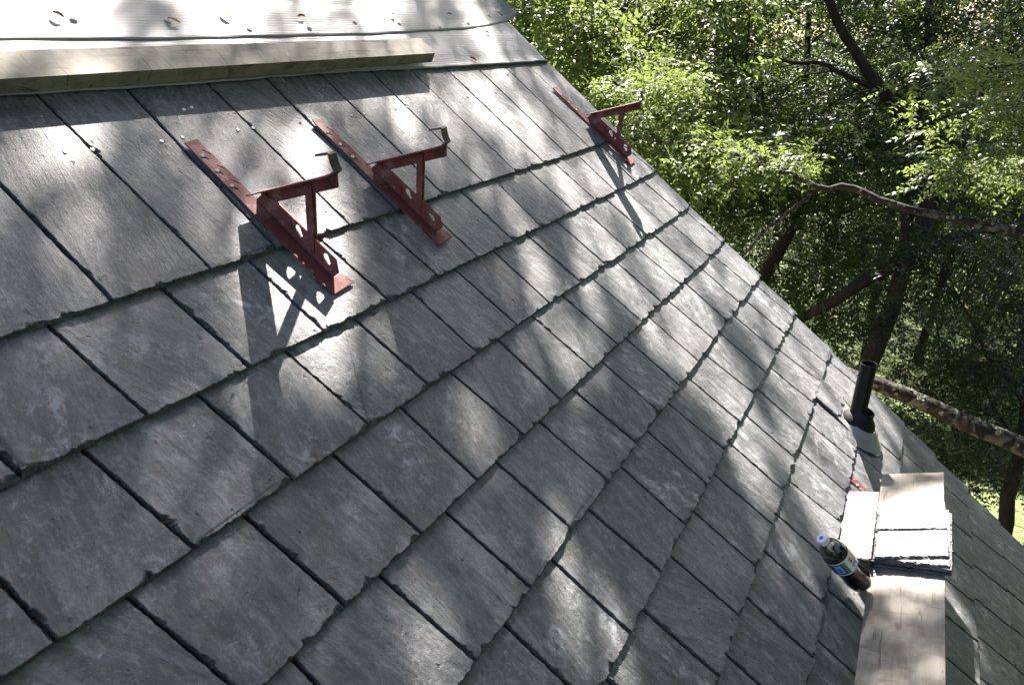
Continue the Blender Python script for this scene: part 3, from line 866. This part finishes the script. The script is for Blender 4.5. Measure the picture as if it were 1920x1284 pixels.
# ------------------------------------------------------------------ dry leaves on the underlayment
DL = [(.971, 1.335, 0, 'small brown dry leaf lying on the white underlayment, leftmost of all'),
      (1.25, 1.323, 1, 'curled yellow dry leaf on the underlayment above the timber, second from the left'),
      (1.431, 1.351, 1, 'thin yellow dry leaf on the underlayment, third from the left'),
      (1.712, 1.354, 1, 'yellow dry leaf on the underlayment above the middle of the timber'),
      (2.181, 1.375, 0, 'tiny pale dry leaf on the underlayment above the timber end'),
      (2.557, 1.392, 0, 'tiny brown dry leaf high on the underlayment between the timber end and roof edge'),
      (2.721, 1.289, 0, 'tiny dry leaf just below the underlayment lap near the roof edge'),
      (2.427, 1.143, 1, 'orange dry leaf lying close to the lower edge of the white underlayment'),
      (2.975, 1.408, 1, 'orange dry leaf at the curled corner of the underlayment')]
for i, (u, v, mi, lb) in enumerate(DL):
    L_ = .029 if mi else .022; Wd = .0065
    V, F = [], []
    for a in range(9):
        t = a / 8; wd = Wd * math.sin(math.pi * min(1, t * .93 + .06)) ** .8
        for b in range(5):
            q = b / 4 - .5
            V.append(((t - .5) * L_, q * 2 * wd * (1 - .1 * t), .0022 * (2 * abs(q)) ** 1.5 * (1 + .5 * t) + .0025 * math.sin(t * 3)))
    for a in range(8):
        for b in range(4): F.append([a * 5 + b, a * 5 + b + 1, a * 5 + b + 6, a * 5 + b + 5])
    n0 = len(V); V += [(x, y, z - .0006) for x, y, z in V]; F += [[q + n0 for q in f[::-1]] for f in F]
    o = mesh_obj('dry_leaf', V, F, DEAD if mi else DEAD2, smooth=True)
    o.matrix_world = ROOF @ Matrix.Translation((u, v, .0115 if v > 1.29 else .007)) @ Matrix.Rotation(random.uniform(-1.2, .2), 4, 'Z') @ Matrix.Rotation(random.uniform(-.3, .3), 4, 'X')
    tag(o, lb, 'leaf', 'dry leaves on the underlayment')

# ------------------------------------------------------------------ trees
UP = np.array([0, 0, 1.0]); SD_ = sd
def norm(a): return a / (np.linalg.norm(a, axis=-1, keepdims=True) + 1e-9)

def leaflets(pos, axis, nrm, ln, wd, tone):
    """Rhombic leaflets: pos (n,3) base, axis (n,3) unit, nrm (n,3) unit; returns verts, quads and per-face tone."""
    n = len(pos)
    side = norm(np.cross(nrm, axis)); nrm = np.cross(axis, side)
    ln = np.broadcast_to(ln, n)[:, None]; wd = np.broadcast_to(wd, n)[:, None]
    a = pos; b = pos + axis * ln * .42 + side * wd * .5 + nrm * wd * .10; c = pos + axis * ln - nrm * ln * .06; d = pos + axis * ln * .42 - side * wd * .5 + nrm * wd * .10
    V = np.stack([a, b, c, d], 1).reshape(-1, 3)
    F = np.arange(4 * n).reshape(n, 4)
    return V, F, tone

def sprays(base, dirs, count, length, leaf, r, tone0, droop=.25):
    """Pinnate leaves: rows of leaflets on both sides of a rib."""
    n = len(base)
    up = norm(UP + r.normal(size=(n, 3)) * .45)
    dirs = norm(dirs - UP * droop)
    side = norm(np.cross(up, dirs)); up = np.cross(dirs, side)
    P, A, Nn, Ln, Tn = [], [], [], [], []
    length = np.broadcast_to(length, n)
    for k in range(count):
        t = (k // 2 + .6) / (count / 2 + .3); sg = 1 if k % 2 else -1
        bend = -UP * (t ** 2) * length[:, None] * .25
        P.append(base + dirs * (length * t)[:, None] + bend)
        ax = norm(dirs * .55 + side * sg * (.85 if k < count - 1 else .1) + r.normal(size=(n, 3)) * .16 - UP * .12)
        A.append(ax); Nn.append(norm(up + r.normal(size=(n, 3)) * .28))
        Ln.append(leaf * r.uniform(.75, 1.15, n) * (1 - .35 * abs(t - .5))); Tn.append(np.clip(tone0 + r.normal(size=n) * .13, 0, 1))
    P = np.concatenate(P); A = np.concatenate(A); Nn = np.concatenate(Nn); Ln = np.concatenate(Ln)
    return leaflets(P, A, Nn, Ln, Ln * .48, np.concatenate(Tn))

def ground_hit(px, py):
    d = at(px, py, 1.0) - np.array(CL)
    return np.array(CL) + d * (CL[2] / -d[2])
CLEAR_SPOTS = [(ground_hit(1870, 930), 1.15), (ground_hit(1430, 440), 1.7), (ground_hit(1700, 700), .7), (ground_hit(1500, 640), .7), (ground_hit(1390, 560), .8)]
BARE = [(1540, -40), (1553, 0), (1562, 40), (1580, 75), (1602, 100), (1625, 130), (1650, 170), (1685, 210), (1720, 243), (1750, 275), (1700, 500), (1690, 540), (1670, 590), (1655, 630)]
CLEAR_RAYS = [(at(1870, 120, 5.0), .55), (at(1800, 205, 5.2), .5), (at(1880, 215, 5.2), .5), (at(1850, 325, 5.4), .5), (at(1230, 190, 6.2), .5), (at(1120, 120, 7.5), .6), (at(1320, 60, 8.0), .6)]
VIEW_GAPS = [(1430, 435, 48), (1880, 940, 42), (1692, 705, 24), (1500, 640, 24), (1395, 520, 26), (1310, 350, 20), (1660, 470, 16)]
def clump_foliage(clumps, r, count=10, droop=.25):
    """clumps: (centre, radius, sprays, leaf size, tone) -> merged foliage arrays."""
    VS, FS, TS = [], [], []; off = 0
    for c, rad, ns, leaf, tone in clumps:
        d = norm(r.normal(size=(ns, 3))) * (r.random((ns, 1)) ** .45)
        d[:, 2] *= .42
        base = np.asarray(c) + d * rad
        gp = base - SD_ * (base[:, 2] / SD_[2])[:, None]
        keep = np.ones(ns, bool)
        for q, rr_ in CLEAR_SPOTS: keep &= np.hypot(gp[:, 0] - q[0], gp[:, 1] - q[1]) > rr_
        for q, rr_ in CLEAR_RAYS:
            t_ = (base - q) @ SD_; keep &= (t_ < rr_ * 1.3) | (np.linalg.norm(base - q - t_[:, None] * SD_, axis=1) > rr_)
        if not keep.any(): continue
        base = base[keep]; d = d[keep]; ns = int(keep.sum())
        out = norm(d * np.array([1, 1, .3]) + r.normal(size=(ns, 3)) * .35)
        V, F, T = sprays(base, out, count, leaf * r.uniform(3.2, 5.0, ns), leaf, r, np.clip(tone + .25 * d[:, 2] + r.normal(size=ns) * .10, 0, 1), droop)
        VS.append(V); FS.append(F + off); TS.append(T); off += len(V)
    return np.concatenate(VS), np.concatenate(FS), np.concatenate(TS)

def crown(name, root, fol, mat):
    V, F, T = fol
    return mesh_obj(name, V, F, mat, root, {'tone': ('FLOAT', 'FACE', T)}, keep_world=True)

def trunk_obj(root, paths, mat, name='trunk'):
    V, F = rings_tube(paths)
    return mesh_obj(name, V, F, mat, root, smooth=True, keep_world=True)

def twigs(limbs, clumps, r, rad=.012, frac=1.0, maxlen=1.6):
    """Thin branches from the limbs out to the clumps."""
    pts = np.concatenate([p for p, _, _ in limbs])
    out = []
    for c in clumps:
        if r.random() > frac: continue
        c0 = np.asarray(c[0]); d = np.linalg.norm(pts - c0, axis=1); q = pts[np.argmin(d)]
        if not .1 < np.linalg.norm(c0 - q) < maxlen: continue
        mid = (q + c0) / 2 + r.normal(size=3) * .12 * np.linalg.norm(c0 - q) + UP * .1 * np.linalg.norm(c0 - q)
        P = smooth_path([q, mid, c0], 7, 0.0)
        out.append((P, np.linspace(rad, rad * .3, 7), 5))
        for _ in range(3):
            e = c0 + norm(r.normal(size=3) * np.array([1, 1, .4])) * c[1] * .8
            out.append((smooth_path([P[5], (P[5] + e) / 2 + r.normal(size=3) * .04, e], 5), np.linspace(rad * .45, rad * .15, 5), 4))
    return out

def pp(l): return [at(*q) for q in l]
def tubep(pts, r0, r1, n=16, k=8, wob=.012, seed=1):
    return (smooth_path(pts, n, wob, seed), np.linspace(r0, r1, n), k)

def tree(name, label, limbs, clumps, leafmat, barkmat, seed, count=10, group=None, twr=.012, frac=1.0, droop=.25, maxlen=1.6):
    r = np.random.default_rng(seed)
    base = limbs[0][0][0]
    root = empty(name, Matrix.Translation(base))
    tag(root, label, 'tree', group)
    trunk_obj(root, limbs + twigs(limbs, clumps, r, twr, frac, maxlen), barkmat)
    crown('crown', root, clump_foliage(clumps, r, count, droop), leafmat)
    return root

def gpt(px, py, d):
    """A foot on the ground under a sight-line point."""
    p = at(px, py, d); return np.array([p[0], p[1], float(ground_z(p[0], p[1])) - .1])

def region(n, x0, x1, y0, y1, d0, d1, rad, ns, leaf, tone, r, keep=None):
    out = []
    while len(out) < n:
        x = r.uniform(x0, x1); y = r.uniform(y0, y1); d = r.uniform(d0, d1)
        if keep and not keep(x, y): continue
        if any(math.hypot(x - a, y - b) < c for a, b, c in VIEW_GAPS): continue
        if d < 9.3 and any(math.hypot(x - a, y - b) < 30 for a, b in BARE): continue
        s = r.uniform(.7, 1.3)
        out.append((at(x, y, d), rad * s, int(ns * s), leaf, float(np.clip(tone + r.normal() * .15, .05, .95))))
    return out
r0 = np.random.default_rng(5)
beyond = lambda x, y: y < x * 1.02 - 905            # right of the rake

# --- tree at the top left of the wood, bright and sunlit
cl = region(115, 955, 1430, -110, 340, 6.8, 10.5, .40, 38, .098, .6, r0, beyond)
limbs = [tubep([gpt(1010, 300, 8.5), at(1000, 260, 8.5), at(993, 85, 8.5), at(984, 25, 8.5), at(978, -90, 8.4)], .11, .06, 20, 10, .01, 2),
         tubep([at(984, 25, 8.5), at(955, 12, 8.3), at(925, -8, 8.1), at(880, -50, 7.9)], .045, .015, 12, 7, .01, 3),
         tubep([at(995, 90, 8.5), at(1030, 62, 8.3), at(1060, 58, 8.2), at(1100, 95, 8.2), at(1135, 140, 8.3)], .024, .007, 14, 6, .008, 4),
         tubep([at(984, 20, 8.5), at(1080, -10, 8.8), at(1200, 30, 9.0), at(1330, 120, 9.2)], .05, .012, 16, 7, .02, 5),
         tubep([at(990, 60, 8.5), at(1090, 150, 8.3), at(1190, 210, 8.2), at(1300, 260, 8.4)], .04, .01, 16, 7, .02, 6)]
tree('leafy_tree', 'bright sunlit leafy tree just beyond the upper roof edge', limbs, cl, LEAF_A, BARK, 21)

# --- forked tree with the long bare limb rising to the upper left
cl = region(70, 1340, 1720, -100, 360, 8.4, 11.0, .40, 40, .084, .45, r0) + region(60, 1680, 1970, -100, 440, 9.0, 11.5, .42, 40, .084, .3, r0) + region(16, 1450, 2000, -520, -120, 9.0, 12.0, .55, 40, .085, .3, r0)
tk = [gpt(1600, 800, 9.0), at(1636, 668, 9.0), at(1671, 590, 9.0), at(1697, 505, 9.0), at(1722, 440, 9.1), at(1745, 360, 9.1), at(1762, 290, 9.1)]
limbs = [tubep(tk, .16, .075, 26, 12, .014, 7),
         tubep([at(1762, 290, 9.1), at(1719, 242, 8.9), at(1680, 208, 8.7), at(1654, 177, 8.6), at(1615, 112, 8.5), at(1580, 60, 8.4), at(1553, 0, 8.3), at(1530, -80, 8.2)], .085, .045, 24, 10, .012, 8),
         tubep([at(1645, 165, 8.6), at(1600, 150, 8.5), at(1540, 122, 8.4), at(1480, 115, 8.3), at(1400, 100, 8.2)], .038, .012, 16, 7, .012, 9),
         tubep([at(1697, 505, 9.0), at(1700, 430, 9.2), at(1702, 360, 9.3), at(1712, 250, 9.4), at(1735, 120, 9.5), at(1750, -60, 9.6)], .085, .04, 18, 9, .014, 10),
         tubep([at(1722, 440, 9.1), at(1760, 380, 9.3), at(1790, 300, 9.5), at(1840, 180, 9.8), at(1880, 20, 10.0)], .075, .03, 18, 9, .014, 11),
         tubep([at(1690, 485, 9.0), at(1660, 505, 9.0), at(1623, 527, 9.0), at(1574, 556, 9.1), at(1507, 594, 9.3), at(1450, 640, 9.5)], .10, .05, 18, 9, .014, 12),
         tubep([at(1735, 470, 9.0), at(1790, 445, 9.0), at(1850, 440, 9.1), at(1940, 400, 9.3)], .05, .02, 14, 8, .014, 13),
         tubep([at(1654, 177, 8.6), at(1600, 290, 8.5), at(1588, 240, 8.4), at(1612, 195, 8.5)], .012, .008, 10, 5, .01, 14),
         tubep([at(1590, 300, 8.5), at(1560, 340, 8.4), at(1500, 365, 8.4)], .014, .006, 10, 5, .01, 15)]
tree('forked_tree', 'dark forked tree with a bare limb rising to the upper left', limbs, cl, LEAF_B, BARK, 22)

# --- leaning trunk in the middle distance
cl = region(80, 1160, 1660, 230, 590, 9.3, 12.5, .42, 40, .084, .4, r0, beyond)
limbs = [tubep([gpt(1380, 640, 11), at(1432, 515, 11), at(1462, 470, 11), at(1488, 425, 11), at(1500, 385, 11), at(1525, 300, 11.2), at(1560, 180, 11.4)], .15, .06, 22, 10, .016, 16),
         tubep([at(1488, 425, 11), at(1440, 400, 10.8), at(1380, 405, 10.6), at(1290, 380, 10.5)], .035, .01, 14, 6, .02, 17),
         tubep([at(1500, 385, 11), at(1560, 400, 11.2), at(1640, 380, 11.4)], .04, .012, 14, 6, .02, 18),
         tubep([at(1525, 300, 11.2), at(1430, 260, 11.0), at(1300, 265, 10.8), at(1190, 262, 10.6)], .045, .012, 16, 6, .02, 19)]
tree('leaning_tree', 'dark leaning trunk in front of the bright grass, middle of the wood', limbs, cl, LEAF_B, BARK, 23)

# --- slim tree at the lower right
cl = region(74, 1610, 1970, 430, 890, 7.8, 10.5, .38, 38, .064, .3, r0, lambda x, y: beyond(x, y) and not (1600 < x < 1700 and 640 < y < 760))
limbs = [tubep([gpt(1878, 1010, 8.4), at(1884, 985, 8.4), at(1892, 915, 8.4), at(1912, 855, 8.4), at(1925, 760, 8.5), at(1935, 600, 8.6), at(1930, 450, 8.8)], .10, .05, 20, 10, .01, 24),
         tubep([at(1912, 855, 8.4), at(1880, 800, 8.5), at(1830, 700, 8.7), at(1760, 640, 8.9)], .03, .01, 14, 6, .02, 25),
         tubep([at(1925, 760, 8.5), at(1850, 660, 8.7), at(1800, 560, 8.9), at(1740, 520, 9.2)], .03, .01, 14, 6, .02, 26)]
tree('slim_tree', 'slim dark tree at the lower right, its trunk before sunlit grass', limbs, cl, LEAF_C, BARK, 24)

# --- big lichen-covered tree standing off to the right; its limbs reach across the wood and its canopy hangs over the roof
lt_base = gpt(2250, 700, 5.2)
tb0 = np.array([lt_base[0], lt_base[1], 0.0])
T1 = tb0 + np.array([-.05, .15, 4.2]); T2 = tb0 + np.array([.0, .4, 7.5]); T3 = tb0 + np.array([.2, .9, 11.5])
LA = pp([(1920, 438, 4.6), (1865, 426, 4.65), (1797, 410, 4.7), (1704, 394, 4.8), (1668, 382, 4.85), (1639, 370, 4.9), (1610, 356, 4.95), (1575, 351, 5.0), (1545, 355, 5.05), (1510, 338, 5.1), (1470, 322, 5.2), (1439, 312, 5.3), (1370, 288, 5.5), (1290, 270, 5.7), (1190, 262, 5.9)])
LBm = pp([(1925, 842, 4.3), (1888, 826, 4.35), (1831, 801, 4.4), (1773, 773, 4.5), (1701, 745, 4.6), (1640, 722, 4.7), (1580, 700, 4.9), (1500, 690, 5.3)])
def limb(P, r0_, r1_, n, k, wob, seed): return tubep(P, r0_, r1_, n, k, wob, seed)
limbs = [limb([tb0 - UP * .2, tb0 + UP * 2, T1, T2, T3], .30, .12, 40, 14, .02, 30),
         limb([tb0 + np.array([-.03, .1, 3.6]), *LA], .052, .010, 64, 10, .006, 31),
         limb([tb0 + np.array([-.0, .05, 2.5]), *LBm], .080, .046, 54, 12, .006, 32),
         limb(pp([(1528, 362, 5.08), (1480, 395, 5.1), (1439, 426, 5.15), (1410, 460, 5.2), (1385, 490, 5.25)]), .018, .007, 16, 7, .006, 33)]
# canopy above the roof, in the path of the sun
SD = sd
def rp(u, v): return np.array(W(u, v, 0))
can_pts = [rp(u, v) + SD * d for u, v, d in ((2.9, .8, 8.5), (1.6, .6, 8.0), (.4, .3, 8.0), (2.4, -1.1, 7.5), (1.2, -.6, 8.0), (1.0, 1.7, 8.4), (2.3, 1.9, 8.6))]
for i, p in enumerate(can_pts):
    limbs.append(limb([T2 + UP * .3 * (i - 3), (T2 * .4 + p * .6) + UP * .5, p], .07, .015, 20, 8, .03, 40 + i))
cl = region(9, 1790, 1940, 85, 150, 4.6, 5.2, .20, 11, .052, .9, r0) + region(11, 1700, 1930, 165, 245, 4.8, 5.6, .20, 14, .050, .8, r0) + region(13, 1760, 1940, 280, 370, 4.9, 5.8, .18, 22, .046, .7, r0) \
   + region(5, 1860, 1940, -40, 60, 5.0, 5.6, .18, 14, .048, .7, r0) + region(20, 1110, 1350, 125, 270, 5.6, 6.8, .22, 28, .05, .75, r0, beyond)
cl += region(9, 1200, 1500, 262, 345, 4.9, 5.5, .16, 20, .046, .55, r0, beyond)
# the tree's unseen crown beside the house, added to block sky from the slates
rq = np.random.default_rng(33)
for _ in range(85):
    cl.append((np.array([rq.uniform(2.8, 8.0), 0, H + rq.uniform(1.2, 5.5)]), .75, 34, .13, .4)); cl[-1][0][1] = -1.6 - .27 * cl[-1][0][0] - rq.uniform(0, 5)
for p in pp([(1925, 120, 5.0), (1935, 210, 5.2), (1935, 320, 5.3)]):
    limbs.append(limb([T1 + UP * .8, (T1 + p) / 2 + UP * .5, p], .03, .010, 14, 6, .02, 50))
lich = tree('lichen_tree', 'big tree off to the right whose lichen covered limbs cross before the wood', limbs, cl, LEAF_A, BARKL, 25, maxlen=.45, twr=.007)
# rosettes of lichen standing on the two limbs
rl = np.random.default_rng(77)
for P, rad, n in ((limbs[2][0], limbs[2][1], 70), (limbs[1][0], limbs[1][1], 28)):
    lo = len(P) // 3
    for _ in range(n):
        i = rl.integers(lo, len(P) - 1 if n > 50 else len(P) * 2 // 3); c = P[i] + (P[i + 1] - P[i]) * rl.random()
        T = norm(P[i + 1] - P[i]); view = norm(np.array(CL) - c)
        d = norm(UP * rl.normal(.7, .5) + norm(np.cross(T, UP)) * rl.normal(0, 1) + view * .3); d = norm(d - T * (d @ T))
        s_ = rl.uniform(.006, .021) if n > 50 else rl.uniform(.004, .010)
        c = c + d * rad[i] * .98
        a = norm(np.cross(d, T)); b = np.cross(d, a); k = 13
        V = [c + d * .003]; F = []
        for rr_, hh in ((.55, .006), (1.0, .007), (.8, -.006)):
            for j in range(k):
                an = 2 * math.pi * j / k; q = s_ * rr_ * rl.uniform(.7, 1.2)
                V.append(c + (a * math.cos(an) * 1.25 + b * math.sin(an)) * q + d * hh * rl.uniform(.2, 1.1) * min(1, s_ / .012))
        for j in range(k):
            j2 = (j + 1) % k
            F.append([0, 1 + j, 1 + j2])
            for q in (0, 1): F.append([1 + q * k + j, 1 + (q + 1) * k + j, 1 + (q + 1) * k + j2, 1 + q * k + j2])
        mesh_obj('lichen', np.array(V), F, LICHEN, lich, keep_world=True)
# leaves of the unseen overhanging canopy: gaps shaped to put sun spots on the roof
rs = np.random.default_rng(4)
SPOTS = [(rs.uniform(1.5, 3.0), rs.uniform(-1.05, .55), rs.uniform(.028, .05), rs.uniform(.6, 1.2)) for _ in range(46)] + [(rs.uniform(.3, 1.6), rs.uniform(-.5, .5), rs.uniform(.025, .04), rs.uniform(.4, .7)) for _ in range(14)]
SPOTS += [(.93,.56,.09,.9),(.99,.44,.08,.9),(.86,.45,.07,.8),(2.68,.42,.06,.9),(2.5,.27,.05,.9),(.814,1.02,.05,1),(1.285,.85,.06,.95),(1.147,.62,.06,1.1),(.878,.699,.05,.7),(.80,.521,.05,.6),(1.729,.859,.05,.6),(2.369,.756,.06,.9),(2.237,.778,.05,.6),(2.245,.94,.07,.6),(1.122,.428,.06,.5),(2.249,.506,.045,1),(2.468,.496,.045,.9),(2.528,.366,.045,1),(2.80,.429,.045,1),(2.62,.30,.04,1),(1.761,.314,.05,.9),(2.004,.25,.045,.7),(2.484,.109,.08,1.6),(1.839,.129,.045,.8),(2.309,-.106,.05,1.4),(2.582,-.067,.05,1),(2.253,-.247,.05,1.1),(2.96,-.188,.06,1.1),(2.818,.087,.04,.9),(2.806,-.184,.045,.8),(2.141,-.314,.045,1.1),(2.133,-.165,.04,1),(1.919,-.486,.06,1.1),(1.835,-.601,.05,.9),(2.639,-.573,.06,1.1),(2.843,-.679,.08,1.2),(2.484,-.731,.07,1.4),(2.31,-.802,.06,1.3),(2.891,-.823,.08,1.1),(2.692,-.965,.06,1.2),(2.444,-.991,.06,1.3),(2.331,-.59,.04,.9),(2.713,-.468,.05,1),(.98,-.302,.045,1.2),(.976,-.435,.045,1.0),(.675,-.176,.05,.8),(.717,-.071,.05,.7),(1.089,.045,.04,.7),(1.013,-.129,.04,.5),(.568,.018,.07,.5),(1.687,.129,.035,.5),(1.052,.315,.04,.5),(1.37,.069,.03,.4),(2.193,-1.374,.05,.9),(1.935,-.777,.035,.5),(2.898,-1.034,.04,.9),
         (.9,1.45,.16,1.5),(1.5,1.42,.09,1.1),(2.2,1.45,.10,.8),(2.7,1.3,.10,.8),(.95,1.21,.045,1.1),(1.75,1.2,.05,.6),(1.95,-.99,.12,1.6),(2.10,-1.0,.10,1.5),(1.80,-1.0,.06,1.0),(1.70,-1.30,.12,1.5),(1.85,-1.33,.12,1.7),(1.60,-1.25,.05,.5),(2.05,-1.27,.12,.38),(1.45,-1.28,.22,.46),(1.1,-1.3,.22,.46),(.8,-1.3,.22,.46),(1.30,-1.33,.05,.8),(1.02,-1.26,.05,.7),(1.50,-1.25,.04,.8),(1.35,-1.2,.05,.4)]
du = SUNROOF[:2] / np.linalg.norm(SUNROOF[:2])
def light_map(u, v):
    L = np.zeros_like(u)
    for a, b, s, k in SPOTS:
        s = s * (1.32 if a > 1.75 and b < .62 else 1.0)
        x = (u - a) * du[0] + (v - b) * du[1]; y = -(u - a) * du[1] + (v - b) * du[0]
        L = np.maximum(L, k * np.exp(-.5 * ((x / (s * 2.0)) ** 2 + (y / (s * .75)) ** 2)))
    return np.clip((L - .15) * 1.9, 0, 1)
rc = np.random.default_rng(91)
NC = 130000
uu = rc.uniform(-1.6, 5.0, NC); vv = rc.uniform(-3.8, 2.3, NC)
lm = light_map(uu, vv)
dens = np.where((uu < 1.9) & (vv < .9) | (vv < -1.1), 1.0, .62) * np.where((vv > .58) & (uu < 2.2), .62, 1.0)
dens = dens * (1 - .58 * np.clip((uu - 1.6) / .6, 0, 1) * np.clip((vv + 1.15) / .25, 0, 1) * (vv < 1.1))
ok = (rc.random(NC) > lm) & (rc.random(NC) < dens)
uu, vv = uu[ok], vv[ok]
dd = rc.normal(8.0, .55, len(uu)) + .25 * np.sin(uu * 3) * np.sin(vv * 3.3)
base = np.array([0, 0, H]) + np.c_[uu, vv, np.zeros(len(uu))] @ M3.T + SD * dd[:, None]
ax = norm(rc.normal(size=(len(uu), 3)) * np.array([1, 1, .35]) - UP * .15)
nr = norm(UP + rc.normal(size=(len(uu), 3)) * .5)
ln = rc.uniform(.045, .075, len(uu))
V, F, T = leaflets(base - ax * ln[:, None] * .5, ax, nr, ln, ln * .5, np.clip(rc.normal(.5, .2, len(uu)), 0, 1))
crown('canopy', lich, (V, F, T), LEAF_B)

# --- shrubs under the trees
SHR = [(1330, 560, 12.0, 'rounded green shrub under the leaning trunk by the roof edge'), (1420, 640, 12.5, 'bright green shrub just past the roof edge, left of the vent pipe'), (1545, 690, 11.5, 'dark shrub directly behind the vent pipe'), (1760, 820, 11.0, 'dark leafy shrub below the thick lichen limb'), (1850, 720, 13.0, 'shrub in deep shade right of the forked trunk')]
for i, (x, y, d, lb) in enumerate(SHR):
    r = np.random.default_rng(300 + i)
    b = gpt(x, y, d); b = at(x, y + 60, d); root = empty('shrub', Matrix.Translation(gpt(x, y, d)))
    gz = gpt(x, y, d)
    tag(root, lb, 'shrub', 'shrubs under the trees')
    top = at(x, y, d)
    cl = [(gz + (top - gz) * r.uniform(.35, 1.0) + r.normal(size=3) * np.array([.7, .7, .2]), .5, 34, .06, float(r.uniform(.3, .7))) for _ in range(20)]
    stems = [tubep([gz + r.normal(size=3) * .1 * np.array([1, 1, 0]), gz + (c[0] - gz) * .5 + r.normal(size=3) * .15, c[0]], .03, .008, 10, 5, .02, 60 + i) for c in cl[:7]]
    trunk_obj(root, stems, BARK, 'stems')
    crown('foliage', root, clump_foliage(cl, r, 8), LEAF_A if i in (0, 1) else LEAF_C)

# --- trees farther back in the wood
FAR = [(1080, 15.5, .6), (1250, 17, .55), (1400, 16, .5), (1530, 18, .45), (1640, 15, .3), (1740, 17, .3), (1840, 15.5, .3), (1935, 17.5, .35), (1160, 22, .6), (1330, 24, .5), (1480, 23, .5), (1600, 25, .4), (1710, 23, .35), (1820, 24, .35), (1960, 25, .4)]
FLB = ['tall bright tree behind the upper roof edge', 'tall bright tree behind the far roof bracket', 'leafy tree behind the end of the thin lichen limb', 'leafy tree behind the bare rising limb', 'shadowed tree directly behind the forked trunk', 'shadowed tree behind the upper fork', 'deep shade tree behind the bright hanging sprays', 'deep shade tree at the picture edge on the right',
       'hazy green tree far behind the upper roof corner', 'far tree seen through the gap above the lichen limb', 'far tree seen past the leaning trunk', 'far tree seen left of the forked trunk', 'far tree seen between the fork stems', 'far tree seen above the thick lichen limb', 'far tree seen past the slim trunk']
for i, (x, d, tn) in enumerate(FAR):
    r = np.random.default_rng(400 + i)
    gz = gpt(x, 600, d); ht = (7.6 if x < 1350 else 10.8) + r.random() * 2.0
    topp = gz + UP * ht
    limbs = [tubep([gz, gz + UP * ht * .45 + r.normal(size=3) * .25 * np.array([1, 1, 0]), topp], .11, .03, 16, 9, .03, 70 + i)]
    for k in range(6):
        z = r.uniform(.25, .9) * ht; a = r.uniform(0, 6.28); l = (1.1 - z / ht) * 2.6 + .6
        s = gz + UP * z; limbs.append(tubep([s, s + np.array([math.cos(a), math.sin(a), .35]) * l * .5, s + np.array([math.cos(a), math.sin(a), .5]) * l], .05, .012, 10, 6, .02, 80 + i + k))
    cl = []
    for _ in range(80):
        z = r.uniform(.06, 1.0); a = r.uniform(0, 6.28); rr = 2.5 * math.sqrt(r.random()) * (1.1 - .6 * z)
        cl.append((gz + UP * z * ht + np.array([math.cos(a), math.sin(a), 0]) * rr, .8, 34, .10, float(np.clip(tn + r.normal() * .15, 0, 1))))
    root = empty('background_tree', Matrix.Translation(gz)); tag(root, FLB[i], 'tree', 'trees farther back in the wood')
    trunk_obj(root, limbs, BARK)
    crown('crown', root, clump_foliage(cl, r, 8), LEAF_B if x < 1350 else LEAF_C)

# --- the far wood, one mass
r = np.random.default_rng(900)
cl = []
for _ in range(760):
    a = r.uniform(-.45, 1.35); d = r.uniform(34, 62)
    x = d * math.cos(a); y = d * math.sin(a)
    cl.append((np.array([x, y, float(ground_z(x, y)) + r.uniform(.5, 19)]), 2.6, 34, .34, float(r.uniform(.2, .8))))
V, F, T = clump_foliage(cl, r, 8)
tag(mesh_obj('far_wood', V, F, LEAF_B, None, {'tone': ('FLOAT', 'FACE', T)}), 'distant green wood closing the view behind the nearer trees', 'wood', None, 'stuff')

# --- foliage added mostly out of view, downhill and overhead, to darken the slates
r = np.random.default_rng(950)
cl = []
for _ in range(430):
    x = r.uniform(-8, 12); y = r.uniform(-11.5, -5.2); 
    cl.append((np.array([x, y, r.uniform(1.5, 16.5)]), 1.15, 30, .26, float(r.uniform(.2, .7))))
for _ in range(150):  # overhead clumps added to keep sky light off the lower roof
    cl.append((np.array([r.uniform(-5, 3.2), r.uniform(-6, -.3), H + r.uniform(4.6, 8.0)]), .95, 30, .24, .4))
V, F, T = clump_foliage(cl, r, 8)
tag(mesh_obj('shading_foliage', V, F, LEAF_C, None, {'tone': ('FLOAT', 'FACE', T)}), 'dense dark foliage added downhill and overhead, mostly out of view, to shade the slates', 'wood', None, 'stuff')
